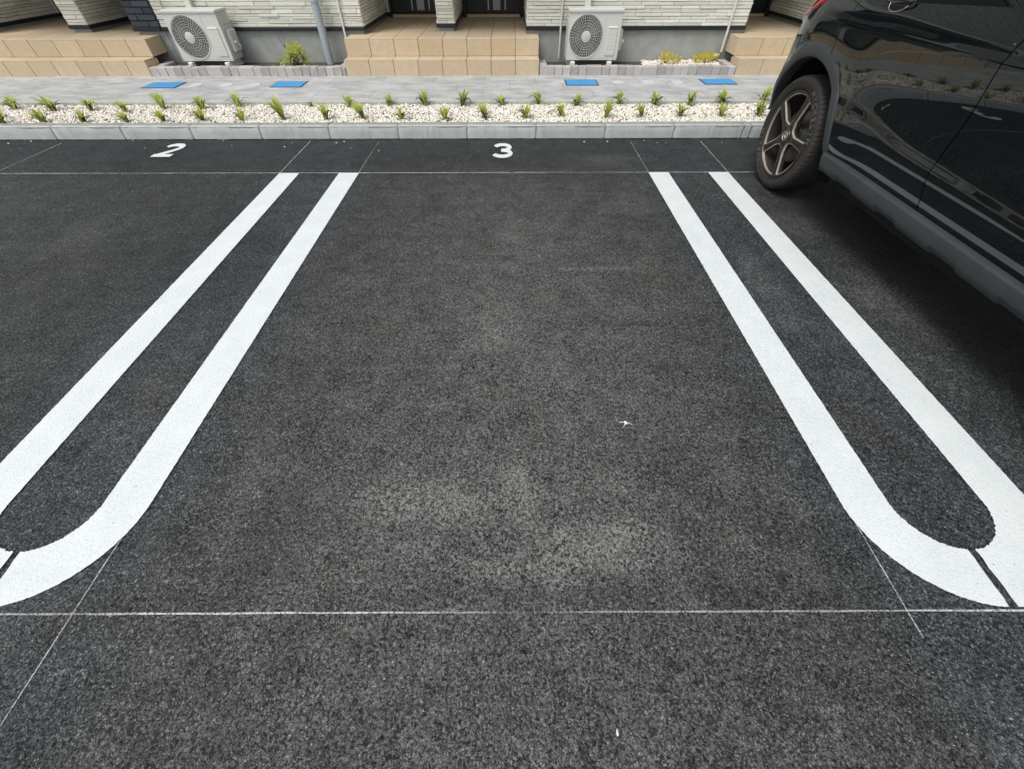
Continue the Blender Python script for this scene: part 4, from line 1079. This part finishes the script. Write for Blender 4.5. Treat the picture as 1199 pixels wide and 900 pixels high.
# roof, glass fore and aft, bonnet
q = MB(); rows = []
for y, z in ((1.45, 1.455), (1.7, 1.485), (2.1, 1.505), (2.6, 1.505), (2.95, 1.49), (3.35, 1.455)):
    rows.append([(x, y - YC, z - .05 * (abs(x) / .61) ** 2.4 + .012) for x in (-.61, -.5, -.3, 0, .3, .5, .61)])
q.grid(rows); q.build('roof', M['carpaint'], car, 40)
q = MB(); q.grid([[(x * lerp(.80, .60, t) / .6, lerp(.60 - .12 * (1 - (x / .6) ** 2), 1.45, t) - YC, lerp(1.11, 1.462 - .045 * (abs(x) / .6) ** 2, t)) for x in (-.6, -.4, -.2, 0, .2, .4, .6)] for t in (0, .25, .5, .75, 1)]); q.build('windscreen', M['glass'], car, 40)
q = MB(); q.grid([[(x * lerp(.78, .60, t) / .6, lerp(3.86, 3.35, t) - YC, lerp(1.13, 1.462 - .045 * (abs(x) / .6) ** 2, t)) for x in (-.6, -.4, -.2, 0, .2, .4, .6)] for t in (0, .25, .5, .75, 1)]); q.build('rear_window', M['glass'], car, 40)
q = MB(); rows = []
for i in range(15):
    y = lerp(1.0, -.30, i / 14); hw = max(.02, skin(y, belt(y)) - .006); rows.append([(hw * s_, y - YC, belt(y) + .045 * (1 - s_ * s_) * smooth(-.42, .3, y)) for s_ in (-1, -.85, -.6, -.3, 0, .3, .6, .85, 1)])
q.grid(rows); q.build('bonnet', M['carpaint'], car, 40)
q = MB(); rows = []
for i in range(9):
    y = lerp(3.3, 3.95, i / 8); hw = max(.02, skin(y, belt(y)) - .006); rows.append([(hw * s_, y - YC, belt(y) + .01 * (1 - s_ * s_)) for s_ in (-1, -.6, -.2, .2, .6, 1)])
q.grid(rows); q.build('tail_deck', M['carpaint'], car, 40)
q = MB(); rows = []
for z in (.30, .36, .42): rows.append([(.62 * s_, yrear(z) + .012 - .06 * s_ * s_ - YC, z) for s_ in (-1, -.5, 0, .5, 1)])
q.grid(rows); q.build('rear_apron', M['clad'], car, 40)
q = MB(); q.bbox(-.165, .165, yrear(.66) + .012 - YC, yrear(.66) + .022 - YC, .60, .77, .004); q.build('number_plate', M['plate'], car)
q = MB(); q.box(-.79, .79, -.05 - YC, .02 + .0 - YC, .22, .30); q.box(-.44, .44, .0 - YC, 3.75 - YC, .21, .42); q.box(-.74, .74, .98 - YC, 2.72 - YC, .215, .40); q.box(-.6, .6, 3.72 - YC, 3.95 - YC, .25, .45)
q.build('underbody', M['under'], car)

# wheels -----------------------------------------------------------
def wheel(side, wy, wz, xo):
    """xo: |x| of the tyre's outer face from the car's centre line; built facing -X, mirrored for the other side"""
    Wd, Ro, Rr = .222, .345, .262
    wh = bpy.data.objects.new('wheel', None); COL.objects.link(wh); wh.parent = car; wh.location = (side * xo, wy - YC, wz); wh.empty_display_size = .1
    sx = 1 if side < 0 else -1
    def bx(mb, nm, mat, par, sm=None):
        mb.v = [(x * sx, y, z) for x, y, z in mb.v]; return mb.build(nm, mat, par, sm)
    q = MB()
    prof = [(.012, Rr - .004), (.004, Rr + .002), (-.001, Rr + .010), (-.006, Rr + .022), (-.010, Rr + .040), (-.0105, Rr + .050), (-.009, Rr + .058), (-.006, Rr + .066), (-.0005, Rr + .0725), (.008, Rr + .0775), (.020, Rr + .0805)]
    tread = []
    for gx0 in (.048, .090, .132, .174): tread += [(gx0 - .004, Ro), (gx0 - .003, Ro - .007), (gx0 + .003, Ro - .007), (gx0 + .004, Ro)]
    prof = prof + [(.030, Ro - .0015), (.038, Ro - .0005)] + tread + [(Wd - .03, Ro - .002), (Wd - .012, Ro - .006), (Wd, Ro - .02), (Wd + .006, Ro - .045), (Wd, Rr + .02), (Wd - .01, Rr)]
    n = 490
    def md(i, j): return (-.0045 if j > 7 else -.002) if (7 <= j <= 12 and i % 7 == 0) else 0
    q.lathe(prof, n, md)
    # fine ribs and a raised ring on the sidewall
    for rr in (Rr + .014, Rr + .047): q.lathe([(-.004 if rr < Rr + .02 else -.0105, rr - .0012), (-.0065 if rr < Rr + .02 else -.0122, rr), (-.004 if rr < Rr + .02 else -.0105, rr + .0012)], 120)
    ty = bx(q, 'tyre', M['tyre'], wh, 35)
    # raised sidewall lettering
    word = 'MICHELIN'
    bm = bmesh.new()
    for base in (66, 246):
        for k, ch in enumerate(word):
            cu = bpy.data.curves.new('c', 'FONT'); cu.body = ch; cu.size = .043; cu.extrude = .0012; cu.align_x = 'CENTER'; cu.offset = .0006
            ob = bpy.data.objects.new('c', cu); COL.objects.link(ob)
            dg = bpy.context.evaluated_depsgraph_get(); me = bpy.data.meshes.new_from_object(ob.evaluated_get(dg))
            a = R(base - k * 8.0); rad = Rr + .015
            up = Vector((0, -math.cos(a), math.sin(a))); rt = Vector((0, -math.sin(a), -math.cos(a))) ; outv = Vector((-1, 0, 0))
            for p in me.polygons:
                vs = []
                for i in p.vertices:
                    co = me.vertices[i].co; c3 = up * (rad + co.y) + rt * (co.x) + outv * (.0112 + co.z)
                    vs.append(bm.verts.new((c3.x * sx, c3.y, c3.z)))
                try: bm.faces.new(vs)
                except Exception: pass
            bpy.data.objects.remove(ob); bpy.data.curves.remove(cu); bpy.data.meshes.remove(me)
    me = bpy.data.meshes.new('lettering'); bm.to_mesh(me); bm.free(); me.materials.append(M['lettering'])
    lo = bpy.data.objects.new('lettering', me); COL.objects.link(lo); lo.parent = ty
    # barrel
    q = MB(); q.lathe([(.006, Rr + .001), (-.003, Rr - .001), (-.004, Rr - .007), (.004, Rr - .012), (.03, Rr - .018), (.19, Rr - .03), (.20, .02)], 96)
    rim = bx(q, 'rim', M['rim'], wh, 40)
    # spoke plate: disc with five large windows, each window edge bevelled to a bright cut
    Rw = Rr - .016; win = []
    A0 = 180.0 - 0
    for k in range(5):
        c = A0 + 72 * k
        pts = [(.062, 0.0), (.098, -21.5), (.150, -23.0)]
        P = [(.066, -8)] + [(.104, -27)] + [(Rw - .012, -30.5)]
        n_ = 12
        P += [(Rw, -29.5 + 59 * i / n_) for i in range(n_ + 1)]
        P += [(Rw - .012, 30.5), (.104, 27), (.066, 8)]
        win.append([(r * math.cos(R(c + d)), r * math.sin(R(c + d))) for r, d in P])
    def dish(r): return .010 - .004 * math.sin(min(1, r / Rw) * math.pi) + .014 * (1 - r / Rw) ** 2 - .008
    # plate by triangulating outer circle with window holes
    bm = bmesh.new(); loops = []
    outer = [((Rr - .008) * math.cos(2 * math.pi * i / 96), (Rr - .008) * math.sin(2 * math.pi * i / 96)) for i in range(96)]
    ed = []
    for lp in [outer] + win:
        vs = [bm.verts.new((0, -y, z)) for y, z in lp]
        for i in range(len(vs)): ed.append(bm.edges.new((vs[i], vs[(i + 1) % len(vs)])))
    bmesh.ops.triangle_fill(bm, use_beauty=True, use_dissolve=False, edges=ed)
    # drop faces inside windows
    def inside(p, poly):
        r = False; j = len(poly) - 1
        for i in range(len(poly)):
            if (poly[i][1] > p[1]) != (poly[j][1] > p[1]) and p[0] < (poly[j][0] - poly[i][0]) * (p[1] - poly[i][1]) / (poly[j][1] - poly[i][1]) + poly[i][0]: r = not r
            j = i
        return r
    kill = [f for f in bm.faces if any(inside((-f.calc_center_median().y, f.calc_center_median().z), w_) for w_ in win)]
    bmesh.ops.delete(bm, geom=kill, context='FACES_ONLY')
    for v in bm.verts: v.co.x = dish(math.hypot(v.co.y, v.co.z))
    bmesh.ops.recalc_face_normals(bm, faces=bm.faces)
    ext = bmesh.ops.extrude_edge_only(bm, edges=[e for e in bm.edges if e.is_boundary])
    for v in ext['geom']:
        if isinstance(v, bmesh.types.BMVert):
            r = math.hypot(v.co.y, v.co.z); v.co.x += .035 if r > .09 else .03
    for v in bm.verts: v.co.x *= sx
    me = bpy.data.meshes.new('spokes'); bm.to_mesh(me); bm.free(); me.materials.append(M['rim'])
    so = bpy.data.objects.new('spokes', me); COL.objects.link(so); so.parent = rim
    # spoke centre grooves
    for k in range(5):
        q = MB(); c = R(A0 + 36 + 72 * k); u = Vector((0, -math.cos(c), math.sin(c))); v = Vector((0, math.sin(c), math.cos(c)))
        rows = []
        for r, w_ in ((.095, .003), (.15, .0055), (.20, .0085), (Rw - .012, .0125)):
            d = dish(r) - .0012
            rows.append([tuple(u * r + v * s_ * w_ + Vector((d + (0 if abs(s_) == 1 else -.0), 0, 0))) for s_ in (-1, 1)])
        q.grid(rows)
        bx(q, 'spoke_inlay', M['rimgroove'], so)
    # bright cut edges
    q = MB()
    for w_ in win:
        cxm = sum(p[0] for p in w_) / len(w_); cym = sum(p[1] for p in w_) / len(w_); rows = []
        for (y, z) in w_ + [w_[0]]:
            dy, dz = cxm - y, cym - z; L = math.hypot(dy, dz); r = math.hypot(y, z); dd = .0048
            d = dish(r)
            rows.append([(d - .0016, -(y - dy / L * .0006), z - dz / L * .0006), (d + .0005, -(y + dy / L * dd), z + dz / L * dd), (d + .01, -(y + dy / L * dd), z + dz / L * dd)])
        q.grid(rows)
    bx(q, 'cut_edge', M['rimcut'], so)
    # hub: cap with raised ring and bars, five bolts
    q = MB(); q.lathe([(.006, .042), (-.001, .038), (-.004, .034), (-.004, .0305), (-.0015, .029), (-.0015, .0005)], 40); hubc = bx(q, 'hub_cap', M['rim'], rim, 35)
    q = MB(); q.lathe([(-.0015, .0285), (-.0045, .0275), (-.0045, .0255), (-.0015, .0245)], 40)
    for k in range(3):
        a = R(90 + 120 * k); u = Vector((0, -math.cos(a), math.sin(a))); v = Vector((0, math.sin(a), math.cos(a)))
        q.grid([[tuple(u * r + v * s_ * w2 + Vector((x, 0, 0))) for s_, x in ((-1, -.002), (0, -.0045), (1, -.002))] for r, w2 in ((.0, .0045), (.025, .0008))])
    bx(q, 'emblem', M['rimcut'], hubc, 30)
    q = MB()
    for k in range(5):
        a = R(A0 + 36 + 72 * k); q.tube([(.016, -.056 * math.cos(a), .056 * math.sin(a)), (dish(.056) - .003, -.056 * math.cos(a), .056 * math.sin(a))], .0085, 6)
    bx(q, 'wheel_bolts', M['gap'], rim)
    q = MB(); q.lathe([(.075, .16), (.075, .07), (.055, .068), (.055, .001)], 64); q.lathe([(.09, .16), (.075, .16)], 64); bx(q, 'brake_disc', M['disc'], wh, 35)
    q = MB(); q.bbox(.05, .10, -.165, -.085, -.05, .075, .012); bx(q, 'brake_caliper', M['clad'], wh)
    return wh
M['rimgroove'] = simple('rim_inlay', (.012, .012, .012), .5, bstr=0)
M['lettering'] = simple('tyre_letters', (.13, .12, .11), .6, bstr=0)
for sd in (-1, 1):
    for wy, wz in (WR, WF): wheel(sd, wy, wz, .868)
